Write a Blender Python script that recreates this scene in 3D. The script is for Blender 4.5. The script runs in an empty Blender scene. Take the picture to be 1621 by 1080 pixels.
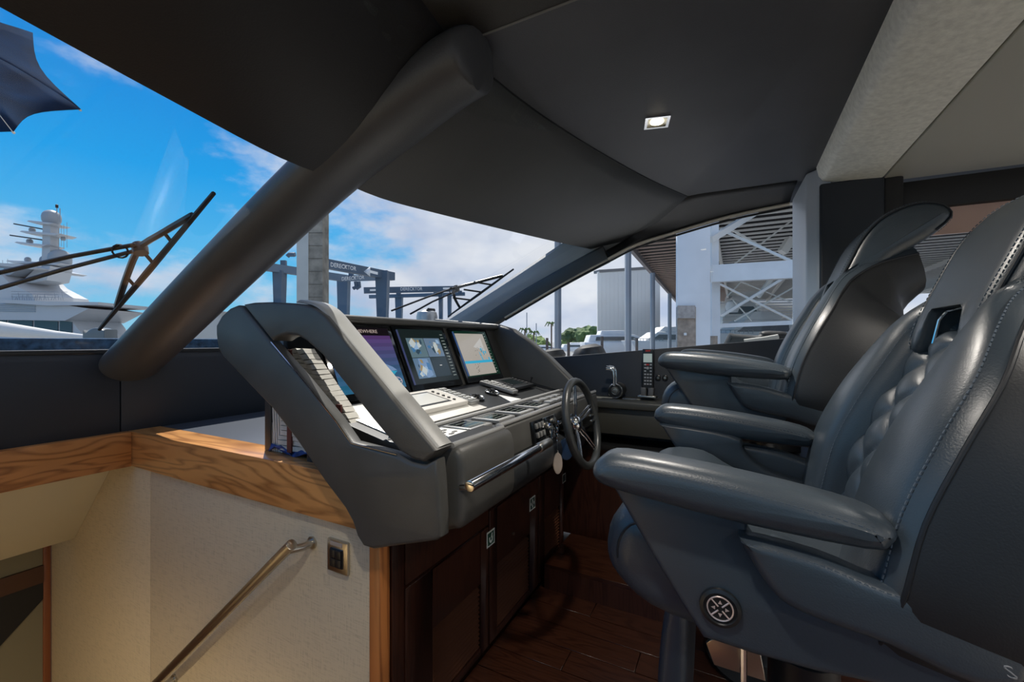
import bpy, bmesh, math, random
from mathutils import Vector, Matrix, noise
from mathutils.geometry import tessellate_polygon
R = math.radians
SC = bpy.context.scene
COL = SC.collection
random.seed(4)
# ------------------------------------------------------------------ camera, sky, sun, exposure
CZ = 1.25; TH = R(27.57); FPX = 680.0
cth, sth = math.cos(TH), math.sin(TH)
cam_d = bpy.data.cameras.new('camera'); cam = bpy.data.objects.new('camera', cam_d); COL.objects.link(cam)
cam_d.sensor_width = 36; cam_d.lens = FPX / 1621 * 36; cam_d.clip_start = .02; cam_d.clip_end = 3000
cam.location = (0, 0, CZ); cam.rotation_euler = (R(90), 0, TH)
SC.camera = cam
SC.view_settings.view_transform = 'Standard'; SC.view_settings.look = 'None'
SC.view_settings.gamma = 1; SC.view_settings.use_curve_mapping = False
SC.view_settings.exposure = 0.0
def ray(px, py):
    r = (px - 810.5) / FPX; u = (540 - py) / FPX
    return Vector((r * cth - sth, r * sth + cth, u))
def at(px, py, X=None, Y=None, Z=None, t=None):
    d = ray(px, py)
    if X is not None: t = X / d.x
    if Y is not None: t = Y / d.y
    if Z is not None: t = (Z - CZ) / d.z
    return Vector((0, 0, CZ)) + d * t
RV = Vector((cth, sth, 0)); FV = Vector((-sth, cth, 0)); UP = Vector((0, 0, 1))

w = bpy.data.worlds.new('sky'); SC.world = w; w.use_nodes = True
nt = w.node_tree; nt.nodes.clear(); N = nt.nodes.new; L = nt.links.new
def nd(t, **k):
    n = N(t)
    for a, b in k.items(): setattr(n, a, b)
    return n
tc = nd('ShaderNodeTexCoord'); sep = nd('ShaderNodeSeparateXYZ'); L(tc.outputs['Generated'], sep.inputs[0])
ramp = nd('ShaderNodeValToRGB'); L(sep.outputs['Z'], ramp.inputs[0])
e = ramp.color_ramp.elements
e[0].position = 0.0; e[0].color = (.30, .66, .86, 1)
e[1].position = 1.0; e[1].color = (.012, .11, .50, 1)
for p, c in ((.10, (.14, .55, .88, 1)), (.30, (.022, .36, .84, 1)), (.55, (.015, .19, .66, 1))):
    q = ramp.color_ramp.elements.new(p); q.color = c
mp = nd('ShaderNodeMapping'); mp.inputs['Scale'].default_value = (1, 1, 2.2); mp.inputs['Location'].default_value = (.35, .1, .2)
L(tc.outputs['Generated'], mp.inputs[0])
nz = nd('ShaderNodeTexNoise'); nz.inputs['Scale'].default_value = 2.6; nz.inputs['Detail'].default_value = 7; nz.inputs['Roughness'].default_value = .58
L(mp.outputs[0], nz.inputs['Vector'])
dot = nd('ShaderNodeVectorMath', operation='DOT_PRODUCT'); L(tc.outputs['Generated'], dot.inputs[0]); dot.inputs[1].default_value = (.72, .69, -.15)
mr0 = nd('ShaderNodeMapRange'); mr0.interpolation_type = 'SMOOTHSTEP'
mr0.inputs[1].default_value = -.45; mr0.inputs[2].default_value = .45; mr0.inputs[3].default_value = .0; mr0.inputs[4].default_value = .30
L(dot.outputs['Value'], mr0.inputs[0])
ad = nd('ShaderNodeMath', operation='ADD'); L(nz.outputs['Fac'], ad.inputs[0]); L(mr0.outputs[0], ad.inputs[1])
mr = nd('ShaderNodeMapRange'); mr.interpolation_type = 'SMOOTHSTEP'; mr.inputs[1].default_value = .47; mr.inputs[2].default_value = .66
L(ad.outputs[0], mr.inputs[0])
nz2 = nd('ShaderNodeTexNoise'); nz2.inputs['Scale'].default_value = 4.5; nz2.inputs['Detail'].default_value = 4; L(mp.outputs[0], nz2.inputs['Vector'])
cr = nd('ShaderNodeValToRGB'); L(nz2.outputs['Fac'], cr.inputs[0])
cr.color_ramp.elements[0].position = .35; cr.color_ramp.elements[0].color = (.48, .57, .76, 1)
cr.color_ramp.elements[1].position = .65; cr.color_ramp.elements[1].color = (.80, .83, .90, 1)
mx = nd('ShaderNodeMix', data_type='RGBA'); L(mr.outputs[0], mx.inputs[0]); L(ramp.outputs[0], mx.inputs[6]); L(cr.outputs[0], mx.inputs[7])
bg = nd('ShaderNodeBackground'); L(mx.outputs[2], bg.inputs[0]); bg.inputs[1].default_value = 1.0
out = nd('ShaderNodeOutputWorld'); L(bg.outputs[0], out.inputs[0])

sun_d = bpy.data.lights.new('sun', 'SUN'); sun_d.energy = 6.0; sun_d.angle = R(.6); sun_d.color = (1, .95, .88)
sun = bpy.data.objects.new('sun', sun_d); COL.objects.link(sun)
SUN = Vector((-.60, .42, 1.25)).normalized()
sun.rotation_euler = SUN.to_track_quat('Z', 'Y').to_euler()

# ------------------------------------------------------------------ materials
MATS = {}
def M(name, col=(.5, .5, .5), rough=.5, metal=0, bump=0, bscale=200, var=0, vscale=8, emit=None, estr=1, spec=None, coat=0, wood=False, sheen=0, weave=False):
    if name in MATS: return MATS[name]
    m = bpy.data.materials.new(name); m.use_nodes = True; MATS[name] = m
    n = m.node_tree; b = n.nodes['Principled BSDF']
    b.inputs['Base Color'].default_value = (*col, 1); b.inputs['Roughness'].default_value = rough; b.inputs['Metallic'].default_value = metal
    if spec is not None: b.inputs['Specular IOR Level'].default_value = spec
    if coat: b.inputs['Coat Weight'].default_value = coat; b.inputs['Coat Roughness'].default_value = .12 if coat > .35 or rough < .35 else .3
    if sheen: b.inputs['Sheen Weight'].default_value = sheen; b.inputs['Sheen Roughness'].default_value = .4
    if emit: b.inputs['Emission Color'].default_value = (*emit, 1); b.inputs['Emission Strength'].default_value = estr
    t = n.nodes.new('ShaderNodeTexCoord')
    if wood:
        mpp = n.nodes.new('ShaderNodeMapping'); mpp.inputs['Scale'].default_value = wood; n.links.new(t.outputs['Object'], mpp.inputs[0])
        nn = n.nodes.new('ShaderNodeTexNoise'); nn.inputs['Scale'].default_value = 1.0; nn.inputs['Detail'].default_value = 2; nn.inputs['Distortion'].default_value = .3
        n.links.new(mpp.outputs[0], nn.inputs['Vector'])
        mm = n.nodes.new('ShaderNodeMath'); mm.operation = 'MULTIPLY'; mm.inputs[1].default_value = 26; n.links.new(nn.outputs['Fac'], mm.inputs[0])
        ff = n.nodes.new('ShaderNodeMath'); ff.operation = 'PINGPONG'; ff.inputs[1].default_value = 1; n.links.new(mm.outputs[0], ff.inputs[0])
        fine = n.nodes.new('ShaderNodeTexNoise'); fine.inputs['Scale'].default_value = 9; fine.inputs['Detail'].default_value = 5; n.links.new(mpp.outputs[0], fine.inputs['Vector'])
        ma = n.nodes.new('ShaderNodeMix'); ma.data_type = 'FLOAT'; ma.inputs[0].default_value = .45; n.links.new(ff.outputs[0], ma.inputs[2]); n.links.new(fine.outputs['Fac'], ma.inputs[3])
        rr = n.nodes.new('ShaderNodeValToRGB'); n.links.new(ma.outputs[0], rr.inputs[0])
        rr.color_ramp.elements[0].position = .12; rr.color_ramp.elements[0].color = (col[0] * .42, col[1] * .34, col[2] * .3, 1)
        rr.color_ramp.elements[1].position = .55; rr.color_ramp.elements[1].color = (*col, 1)
        n.links.new(rr.outputs[0], b.inputs['Base Color'])
    elif var:
        nn = n.nodes.new('ShaderNodeTexNoise'); nn.inputs['Scale'].default_value = vscale; nn.inputs['Detail'].default_value = 5; n.links.new(t.outputs['Object'], nn.inputs['Vector'])
        rr = n.nodes.new('ShaderNodeValToRGB'); n.links.new(nn.outputs['Fac'], rr.inputs[0])
        rr.color_ramp.elements[0].position = .3; rr.color_ramp.elements[0].color = (*[max(0, c * (1 - var)) for c in col], 1)
        rr.color_ramp.elements[1].position = .7; rr.color_ramp.elements[1].color = (*[min(1, c * (1 + var)) for c in col], 1)
        n.links.new(rr.outputs[0], b.inputs['Base Color'])
    if weave:
        mpp = n.nodes.new('ShaderNodeMapping'); mpp.inputs['Scale'].default_value = (260, 260, 18); n.links.new(t.outputs['Object'], mpp.inputs[0])
        n1 = n.nodes.new('ShaderNodeTexNoise'); n1.inputs['Scale'].default_value = 1; n.links.new(mpp.outputs[0], n1.inputs['Vector'])
        mp2 = n.nodes.new('ShaderNodeMapping'); mp2.inputs['Scale'].default_value = (22, 22, 240); n.links.new(t.outputs['Object'], mp2.inputs[0])
        n2 = n.nodes.new('ShaderNodeTexNoise'); n2.inputs['Scale'].default_value = 1; n.links.new(mp2.outputs[0], n2.inputs['Vector'])
        a2 = n.nodes.new('ShaderNodeMath'); a2.operation = 'ADD'; n.links.new(n1.outputs['Fac'], a2.inputs[0]); n.links.new(n2.outputs['Fac'], a2.inputs[1])
        rr = n.nodes.new('ShaderNodeValToRGB'); n.links.new(a2.outputs[0], rr.inputs[0])
        rr.color_ramp.elements[0].position = .75; rr.color_ramp.elements[0].color = (*[c * .82 for c in col], 1)
        rr.color_ramp.elements[1].position = 1.0; rr.color_ramp.elements[1].color = (*col, 1)
        n.links.new(rr.outputs[0], b.inputs['Base Color'])
    if bump:
        nb = n.nodes.new('ShaderNodeTexNoise'); nb.inputs['Scale'].default_value = bscale; nb.inputs['Detail'].default_value = 3; n.links.new(t.outputs['Object'], nb.inputs['Vector'])
        bb = n.nodes.new('ShaderNodeBump'); bb.inputs['Strength'].default_value = bump; bb.inputs['Distance'].default_value = .0015
        n.links.new(nb.outputs['Fac'], bb.inputs['Height']); n.links.new(bb.outputs[0], b.inputs['Normal'])
    return m
def glass(name, tint=(1, 1, 1), refl=1.0):
    m = bpy.data.materials.new(name); m.use_nodes = True; n = m.node_tree; n.nodes.clear(); MATS[name] = m
    tr = n.nodes.new('ShaderNodeBsdfTransparent'); tr.inputs[0].default_value = (*tint, 1)
    gl = n.nodes.new('ShaderNodeBsdfGlossy'); gl.inputs['Roughness'].default_value = .01
    fr = n.nodes.new('ShaderNodeLayerWeight'); fr.inputs[0].default_value = .5
    pw = n.nodes.new('ShaderNodeMath'); pw.operation = 'POWER'; pw.inputs[1].default_value = 5; n.links.new(fr.outputs['Facing'], pw.inputs[0])
    mu = n.nodes.new('ShaderNodeMath'); mu.operation = 'MULTIPLY_ADD'; mu.inputs[1].default_value = .9 * refl; mu.inputs[2].default_value = .045 * refl; n.links.new(pw.outputs[0], mu.inputs[0])
    mi = n.nodes.new('ShaderNodeMixShader'); n.links.new(mu.outputs[0], mi.inputs[0]); n.links.new(tr.outputs[0], mi.inputs[1]); n.links.new(gl.outputs[0], mi.inputs[2])
    o = n.nodes.new('ShaderNodeOutputMaterial'); n.links.new(mi.outputs[0], o.inputs[0])
    return m
NAVY = M('navy_leather', (.040, .055, .070), .38, coat=.35, bump=.25, bscale=380, var=.12, vscale=5)
NAVYD = M('shell_leather', (.017, .019, .022), .46, bump=.2, bscale=380)
STITCH = M('stitch_thread', (.085, .11, .14), .7)
PIPE = M('piping', (.012, .014, .018), .5)
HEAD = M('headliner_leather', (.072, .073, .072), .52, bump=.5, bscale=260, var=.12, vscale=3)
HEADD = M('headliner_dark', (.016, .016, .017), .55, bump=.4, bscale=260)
CEIL = M('ceiling_leather', (.070, .072, .082), .50, bump=.5, bscale=300, var=.10, vscale=4)
WALLN = M('navy_wall_leather', (.020, .026, .036), .5, bump=.25, bscale=300)
CONS = M('console_leather', (.075, .074, .068), .42, bump=.3, bscale=420, var=.1, vscale=9)
CONSD = M('console_dark', (.020, .022, .024), .38, bump=.2, bscale=400)
GLOSS = M('gloss_black', (.006, .007, .008), .08, coat=.5)
SATIN = M('satin_black', (.014, .015, .016), .35)
DESK = M('edge_highlight', (.34, .34, .33), .25, coat=.4)  # paler grey carries the highlights along the ridge and lip
CHROME = M('chrome', (.8, .8, .8), .12, 1)
STEEL = M('brushed_steel', (.55, .52, .46), .28, 1)
BEIGE = M('beige_cloth', (.62, .53, .37), .85, weave=True)
CREAM = M('cream_panel', (.70, .64, .48), .6)
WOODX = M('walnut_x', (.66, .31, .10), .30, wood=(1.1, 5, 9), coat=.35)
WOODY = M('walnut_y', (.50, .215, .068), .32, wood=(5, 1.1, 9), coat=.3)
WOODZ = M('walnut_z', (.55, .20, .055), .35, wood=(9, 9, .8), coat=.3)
MAHO = M('mahogany', (.045, .014, .007), .38, wood=(14, 14, 1.0), coat=.2)
FLOORW = M('floor_wood', (.040, .013, .006), .30, wood=(1.2, 14, 14), coat=.3)
DWOOD = M('dark_wood', (.07, .028, .014), .4)
SOFF = M('grey_suede', (.76, .77, .71), .55, bump=.6, bscale=330, var=.12, vscale=60)
TAN = M('tan_liner', (.72, .64, .52), .55)
WHITE = M('white_paint', (.78, .79, .80), .4, var=.05, vscale=.8)
GLASSM = glass('clear_glass', (.98, .99, .985), .6)
BLACKR = M('black_rubber', (.008, .008, .009), .6)
# ------------------------------------------------------------------ geometry helper
ID = (Vector((0, 0, 0)), Vector((1, 0, 0)), Vector((0, 1, 0)), Vector((0, 0, 1)))
def frame(o, ex, ez):
    ex = Vector(ex).normalized(); ez = Vector(ez); ez = (ez - ex * ez.dot(ex)).normalized()
    return (Vector(o), ex, ez.cross(ex), ez)
def fp(f, a, b, c): return f[0] + f[1] * a + f[2] * b + f[3] * c
def smoothpoly(pts, n=4, closed=True):
    out = []; k = len(pts); rng = range(k if closed else k - 1)
    P = [Vector(p) for p in pts]
    for i in rng:
        if closed: a, b, c, d = P[i - 1], P[i], P[(i + 1) % k], P[(i + 2) % k]
        else: a, b, c, d = P[max(i - 1, 0)], P[i], P[i + 1], P[min(i + 2, k - 1)]
        for j in range(n):
            t = j / n
            out.append(.5 * ((2 * b) + (-a + c) * t + (2 * a - 5 * b + 4 * c - d) * t * t + (-a + 3 * b - 3 * c + d) * t ** 3))
    if not closed: out.append(P[-1])
    return out
def inset(poly, r):
    k = len(poly); P = [Vector((p[0], p[1])) for p in poly]
    area = sum(P[i].x * P[(i + 1) % k].y - P[(i + 1) % k].x * P[i].y for i in range(k))
    sg = 1 if area > 0 else -1; out = []; ns = []; am = []
    for i in range(k):
        d1 = (P[i] - P[i - 1]); d2 = (P[(i + 1) % k] - P[i])
        n1 = Vector((-d1.y, d1.x)).normalized() * sg if d1.length > 1e-9 else Vector((0, 0)); n2 = Vector((-d2.y, d2.x)).normalized() * sg if d2.length > 1e-9 else Vector((0, 0))
        nn = n1 + n2
        if nn.length > 1e-6: nn.normalize()
        ns.append(nn)
    if abs(r) < 1e-9: return P
    for i in range(k):                          # never more than .4 of the local thickness
        best = 1e9; o = P[i]; n_ = ns[i]
        for j in range(k):
            if j == i or (j + 1) % k == i: continue
            a, b = P[j], P[(j + 1) % k]; e = b - a; den = n_.x * e.y - n_.y * e.x
            if abs(den) < 1e-12: continue
            w_ = a - o; t = (w_.x * e.y - w_.y * e.x) / den; u = (w_.x * n_.y - w_.y * n_.x) / den
            if t > 1e-6 and -1e-6 <= u <= 1 + 1e-6: best = min(best, t)
        am.append(min(abs(r), .38 * best) if best < 1e8 else 0)
    for _ in range(2): am = [min(am[i], (am[i - 1] + am[i] + am[(i + 1) % k]) / 3) for i in range(k)]
    return [P[i] + ns[i] * am[i] * (1 if r > 0 else -1) for i in range(k)]
class G:
    def __init__(s): s.v = []; s.f = []
    def add(s, vs, fs):
        k = len(s.v); s.v += [Vector(v) for v in vs]; s.f += [[i + k for i in f] for f in fs]; return s
    def box(s, a0, a1, b0, b1, c0, c1, f=ID):
        vs = [fp(f, a, b, c) for c in (c0, c1) for b in (b0, b1) for a in (a0, a1)]
        return s.add(vs, [(0, 2, 3, 1), (4, 5, 7, 6), (0, 1, 5, 4), (2, 6, 7, 3), (0, 4, 6, 2), (1, 3, 7, 5)])
    def prism(s, poly, b0, b1, f=ID):          # polygon (a,c), extruded along b
        k = len(poly)
        vs = [fp(f, p[0], b, p[1]) for b in (b0, b1) for p in poly]
        tris = tessellate_polygon([[Vector((p[0], p[1], 0)) for p in poly]])
        fs = [tuple(t) for t in tris] + [tuple(i + k for i in reversed(t)) for t in tris]
        fs += [(i, (i + 1) % k, (i + 1) % k + k, i + k) for i in range(k)]
        return s.add(vs, fs)
    def tube(s, pts, r, n=8, closed=False, ry=None, cap=True, upv=None):
        P = [Vector(p) for p in pts]; k = len(P); rs = r if isinstance(r, (list, tuple)) else [r] * k
        base = len(s.v); prev = None
        for i in range(k):
            if closed: T = P[(i + 1) % k] - P[i - 1]
            else: T = P[min(i + 1, k - 1)] - P[max(i - 1, 0)]
            T.normalize()
            if prev is None:
                u = Vector(upv) if upv else (UP if abs(T.z) < .9 else Vector((1, 0, 0)))
            else: u = prev
            u = (u - T * u.dot(T)).normalized(); prev = u; v = T.cross(u)
            for j in range(n):
                a = 2 * math.pi * j / n
                s.v.append(P[i] + u * (math.cos(a) * (ry or rs[i])) + v * (math.sin(a) * rs[i]))
        for i in range(k if closed else k - 1):
            for j in range(n):
                a = base + i * n + j; b = base + i * n + (j + 1) % n; i2 = (i + 1) % k
                s.f.append([a, b, base + i2 * n + (j + 1) % n, base + i2 * n + j])
        if cap and not closed:
            s.f.append([base + j for j in reversed(range(n))]); s.f.append([base + (k - 1) * n + j for j in range(n)])
        return s
    def lathe(s, prof, f=ID, n=20):            # profile (r, h) turned about the frame's third axis
        base = len(s.v); k = len(prof)
        for r, h in prof:
            for j in range(n):
                a = 2 * math.pi * j / n; s.v.append(fp(f, r * math.cos(a), r * math.sin(a), h))
        for i in range(k - 1):
            for j in range(n):
                s.f.append([base + i * n + j, base + i * n + (j + 1) % n, base + (i + 1) * n + (j + 1) % n, base + (i + 1) * n + j])
        s.f.append([base + j for j in reversed(range(n))]); s.f.append([base + (k - 1) * n + j for j in range(n)])
        return s
    def loft(s, rings, closed=True, cap=True):
        base = len(s.v); n = len(rings[0])
        for r in rings: s.v += [Vector(p) for p in r]
        for i in range(len(rings) - 1):
            for j in range(n if closed else n - 1):
                s.f.append([base + i * n + j, base + i * n + (j + 1) % n, base + (i + 1) * n + (j + 1) % n, base + (i + 1) * n + j])
        if closed and cap:
            s.f.append([base + j for j in reversed(range(n))]); s.f.append([base + (len(rings) - 1) * n + j for j in range(n)])
        return s
    def slab(s, poly, b0, b1, r, f=ID, m=3):   # softly rounded slab of outline (a,c)
        # outline grows from inset r to 0 while b goes from b0 to b0+r
        rings = []
        for k in range(m + 1):
            q = math.pi / 2 * k / m
            rings.append([fp(f, p.x, b0 + r * (1 - math.cos(q)), p.y) for p in inset(poly, r * (1 - math.sin(q)))])
        for k in range(m + 1):
            q = math.pi / 2 * (m - k) / m
            rings.append([fp(f, p.x, b1 - r * (1 - math.cos(q)), p.y) for p in inset(poly, r * (1 - math.sin(q)))])
        base = len(s.v); s.loft(rings, cap=False); n = len(poly); last = base + (len(rings) - 1) * n
        P2 = inset(poly, r); tris = tessellate_polygon([[Vector((p.x, p.y, 0)) for p in P2]])
        s.f += [[base + i for i in t] for t in tris] + [[last + i for i in t] for t in tris]
        return s
    def quad(s, *p): return s.add(p, [tuple(range(len(p)))])
    def build(s, name, mat, parent=None, bevel=0, segs=2, solid=0, sub=0, angle=38):
        me = bpy.data.meshes.new(name); me.from_pydata([tuple(v) for v in s.v], [], s.f)
        bm = bmesh.new(); bm.from_mesh(me)
        bmesh.ops.remove_doubles(bm, verts=bm.verts, dist=1e-6)
        bmesh.ops.recalc_face_normals(bm, faces=bm.faces)
        if bevel:
            ed = [x for x in bm.edges if len(x.link_faces) == 2 and x.calc_face_angle(0) > R(28)]
            bmesh.ops.bevel(bm, geom=ed, offset=bevel, segments=segs, profile=.5, affect='EDGES', clamp_overlap=True)
        for x in bm.faces: x.smooth = True
        for x in bm.edges:
            if len(x.link_faces) == 2 and x.calc_face_angle(0) > R(angle): x.smooth = False
        bm.to_mesh(me); bm.free()
        o = bpy.data.objects.new(name, me); COL.objects.link(o); me.materials.append(mat)
        if solid:
            md = o.modifiers.new('thickness', 'SOLIDIFY'); md.thickness = solid; md.offset = 0
        if sub:
            md = o.modifiers.new('smooth', 'SUBSURF'); md.levels = sub; md.render_levels = sub
        if name in ('stitching', 'chart_figures', 'key_legends', 'railing', 'hinge'): o['kind'] = 'stuff'
        if parent is not None:
            o.parent = parent
            if parent.type == 'EMPTY': o.matrix_parent_inverse = Matrix.Translation(-parent.location)
        return o
def thing(name, label, cat, loc=(0, 0, 0), group=None):
    o = bpy.data.objects.new(name, None); COL.objects.link(o); o.location = loc; o.empty_display_size = .1
    o['label'] = label; o['category'] = cat
    if group: o['group'] = group
    return o
def tag(o, label, cat, group=None):
    o['label'] = label; o['category'] = cat
    if group: o['group'] = group
    return o
def struct(o, label=None, cat=None):
    o['kind'] = 'structure'
    if label: o['label'] = label
    if cat: o['category'] = cat
    return o
def root(name, label, cat, loc=(0, 0, 0)):
    o = thing(name, label, cat, loc); o['kind'] = 'structure'; return o
def text(s, f, size, mat, parent, name='lettering', depth=.0008, squash=1.0):
    cu = bpy.data.curves.new('t', 'FONT'); cu.body = s; cu.size = size; cu.align_x = 'CENTER'; cu.align_y = 'CENTER'; cu.resolution_u = 2
    to = bpy.data.objects.new('t', cu); COL.objects.link(to)
    me = bpy.data.meshes.new_from_object(to.evaluated_get(bpy.context.evaluated_depsgraph_get()))
    g = G(); g.add([fp(f, v.co.x * squash, 0, v.co.y) for v in me.vertices], [list(p.vertices) for p in me.polygons])
    bpy.data.objects.remove(to); bpy.data.meshes.remove(me)
    return g.build(name, mat, parent, solid=depth)
def beam(g, p0, p1, wd, ht, upv=UP):
    p0 = Vector(p0); p1 = Vector(p1); T = (p1 - p0); ln = T.length; T.normalize()
    sd = T.cross(upv).normalized(); uu = sd.cross(T)
    return g.box(0, ln, -wd / 2, wd / 2, -ht / 2, ht / 2, (p0, T, sd, uu))
def dashes(g, pts, ln=.006, gap=.003, r=.0009):
    P = [Vector(p) for p in pts]; seg = []; tot = 0
    for a, b in zip(P, P[1:]): seg.append((tot, a, b)); tot += (b - a).length
    s0 = 0
    def pos(q):
        for t0, a, b in reversed(seg):
            if q >= t0: return a + (b - a).normalized() * (q - t0)
    while s0 + ln < tot:
        beam(g, pos(s0), pos(s0 + ln), 2 * r, 2 * r, UP if abs((pos(s0 + ln) - pos(s0)).normalized().z) < .95 else RV); s0 += ln + gap
    return g
# ------------------------------------------------------------------ room shell
YC = .90                                        # the boat's centreline
def wpl(px, py):                                 # point on the raked windscreen plane
    d = ray(px, py); t = (1.17 + .457 * 2.35 - CZ) / (d.z - .457 * d.x)
    return Vector((0, 0, CZ)) + d * t
def mir(p): return Vector((p[0], 2 * YC - p[1], p[2]))
# floor: sub-floor and planks
fl = struct(G().box(-.9, 4.2, -1.2, 2.72, -.06, -.02).box(-2.4, -.9, .93, 2.72, -.06, -.02).build('floor', DWOOD), 'dark reddish wood plank floor between the console and the chairs', 'floor')
y = .93
k = 0
while y < 2.60:
    x = -.88 - (k % 3) * .0
    x1 = -.89; st = (.55, 1.0, .3)[k % 3]
    segs = []
    while x1 < 2.4:
        segs.append((x1, min(x1 + st, 2.4))); x1 += st; st = 1.15
    for a, b in segs:
        G().box(a + .0015, b - .0015, y + .0015, y + .1185, -.022, 0).build('plank', FLOORW, fl, bevel=.001, segs=1)
    y += .12; k += 1
# low toe platform by the starboard side
tp = thing('toe_platform', 'low dark wooden step on the floor under the steering wheel side ledge', 'step', (-.4, 2.1, 0))
for i in range(3):
    G().box(-.86, -.15, 2.00 + i * .13, 2.128 + i * .13, .105, .125).build('plank', FLOORW, tp, bevel=.001, segs=1)
G().box(-.86, -.15, 2.0, 2.39, 0, .105).build('riser', MAHO, tp)
# stairwell
ws = root('wall_stairs', 'beige woven cloth wall beside the stairwell', 'wall', (-1.6, .92, -1.4))
for a, b in ((-3.26, -2.192), (-2.188, -.926)):
    G().box(a, b, .90, .93, -1.6, .715).build('panel', BEIGE, ws, bevel=.0015)
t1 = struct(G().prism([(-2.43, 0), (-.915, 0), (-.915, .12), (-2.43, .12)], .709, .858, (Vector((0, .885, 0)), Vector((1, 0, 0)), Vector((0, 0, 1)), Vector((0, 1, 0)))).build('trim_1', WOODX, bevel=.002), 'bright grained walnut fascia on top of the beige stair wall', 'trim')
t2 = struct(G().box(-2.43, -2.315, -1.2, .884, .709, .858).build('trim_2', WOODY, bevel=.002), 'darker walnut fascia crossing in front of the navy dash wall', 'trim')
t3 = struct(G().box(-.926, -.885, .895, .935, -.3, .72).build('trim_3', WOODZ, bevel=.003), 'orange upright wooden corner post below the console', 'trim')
slope = struct(G().prism([(-2.36, .86), (-2.40, .875), (-2.975, .277), (-2.955, .255)], -1.2, .899).build('trim_4', CREAM, bevel=.002), 'cream sloping panel over the stairs under the dark walnut fascia', 'panel')
struct(G().box(-3.02, -2.975, -1.2, .899, .27, .9).build('trim_5', CREAM))
# lower cabin bulkhead at the foot of the stairs
lb = root('wall_lower', 'dark wooden bulkhead with doorway at the foot of the stairs', 'wall', (-3.28, .3, -1.6))
G().box(-3.34, -3.30, -1.2, .93, -1.7, .6).build('panel', DWOOD, lb)
G().box(-3.30, -3.26, .870, .899, -1.7, .3).build('frame', M('frame_red', (.22, .07, .025), .4), lb, bevel=.004)
G().box(-3.30, -3.27, .60, .87, -1.7, .3).build('panel', M('dim_beige', (.20, .18, .12), .8), lb)
G().box(-3.27, -3.255, .60, .87, -.03, .06).build('frame', DWOOD, lb)
G().prism([(.60, -.40), (.87, -.12), (.87, -.03), (.60, -.03)], -3.27, -3.262, (Vector((0, 0, 0)), Vector((0, 1, 0)), Vector((1, 0, 0)), Vector((0, 0, 1)))).build('opening', BLACKR, lb)
G().box(-3.28, -3.22, .30, .60, -1.7, .3).build('frame', DWOOD, lb, bevel=.004)
dh = G()
for z in (.17, .135, .10): dh.lathe([(0, 0), (.012, 0), (.012, .006), (0, .008)], frame((-3.22, .50, z), (0, 1, 0), (1, 0, 0)), 12)
dh.build('hinge', STEEL, lb)
struct(G().box(-3.3, -.9, -1.25, -1.2, -1.7, .86).build('wall_stairs_port', BEIGE))
struct(G().box(-3.4, -.9, -1.2, .93, -1.75, -1.7).build('floor_lower', DWOOD))
struct(G().box(-.9, -.87, -1.2, .885, -1.7, -.02).build('wall_stairs_back', BEIGE))
# stair handrail
hr = thing('stair_handrail', 'bronze tubular handrail slanting down the beige stair wall', 'handrail', (-1.2, .84, .6))
p0 = at(462, 862, Y=.835); p1 = at(200, 1130, Y=.835)
G().tube([p0, p0 + (p1 - p0) * 1.3], .0165, 14).build('rail', STEEL, hr, bevel=.002)
for q in (p0 + (p1 - p0) * .02, p0 + (p1 - p0) * .80):
    G().tube([q + Vector((.012, 0, .0)), q + Vector((.03, .03, -.0)), q + Vector((.03, .064, 0))], .012, 10).lathe([(0, 0), (.019, 0), (.019, .006), (0, .006)], frame((q.x + .03, .894, q.z), (1, 0, 0), (0, 1, 0)), 14).build('bracket', STEEL, hr)
# switch plate
c = at(537, 880, Y=.897); sf = frame(c, (1, 0, 0), (0, 0, 1))
sw = thing('switch_plate', 'bronze framed black rocker switch plate on the beige stair wall', 'switch', c)
G().box(-.043, .043, -.008, .003, -.048, .048, sf).build('plate', STEEL, sw, bevel=.003)
G().box(-.025, .025, -.012, -.008, -.030, .024, sf).build('surround', SATIN, sw)
for i in range(2):
    for j in range(2): G().box(-.023 + i * .0235, -.0005 + i * .0235, -.017, -.012, -.028 + j * .026, -.003 + j * .026, sf).build('rocker', SATIN, sw, bevel=.002)
G().box(-.028, .022, -.0092, -.008, .031, .042, sf).build('name_tag', M('silver_tag', (.6, .6, .6), .3, .6), sw)
# navy dash wall and dash shelf
dw = root('wall_front', 'navy leather dash wall under the windscreen', 'wall', (-2.4, .9, .86))
for a, b in ((-1.2, .55), (.553, .99), (.993, 2.62)):
    if a < .9 < b and False: pass
ys = at(191, 640, X=-2.35).y
for a, b in ((-1.2, ys - .0015), (ys + .0015, 2.64)):
    G().box(-2.44, -2.35, a, b, .30 if a > .9 else .80, 1.20).build('panel', WALLN, dw, bevel=.004)
ds = struct(G().box(-2.35, -.95, 1.005, 2.64, .80, .857).build('trim_6', M('dash_leather', (.05, .062, .085), .4, bump=.25, bscale=400), None, bevel=.004), 'navy grey leather dash shelf behind the walnut fascia', 'shelf')
struct(G().box(-2.47, -2.345, -1.2, 2.66, 1.196, 1.214).build('trim_7', SATIN, bevel=.003), 'black sill strip under the windscreen', 'trim')
# exterior rim outside the glass
struct(G().box(-9, -2.73, -1.6, 3.4, 1.02, 1.10).build('foredeck', WHITE), 'added white foredeck, hidden beyond the navy rim, bouncing sun inside', 'deck')  # added out of view to bounce sun up to the headliner
rim = struct(G().box(-2.72, -2.50, -1.4, 2.9, 1.02, 1.262).build('trim_8', M('navy_gelcoat', (.03, .08, .15), .25, var=.6, vscale=40, coat=.6), bevel=.006), 'navy gelcoat rim outside the windscreen', 'trim')
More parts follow.
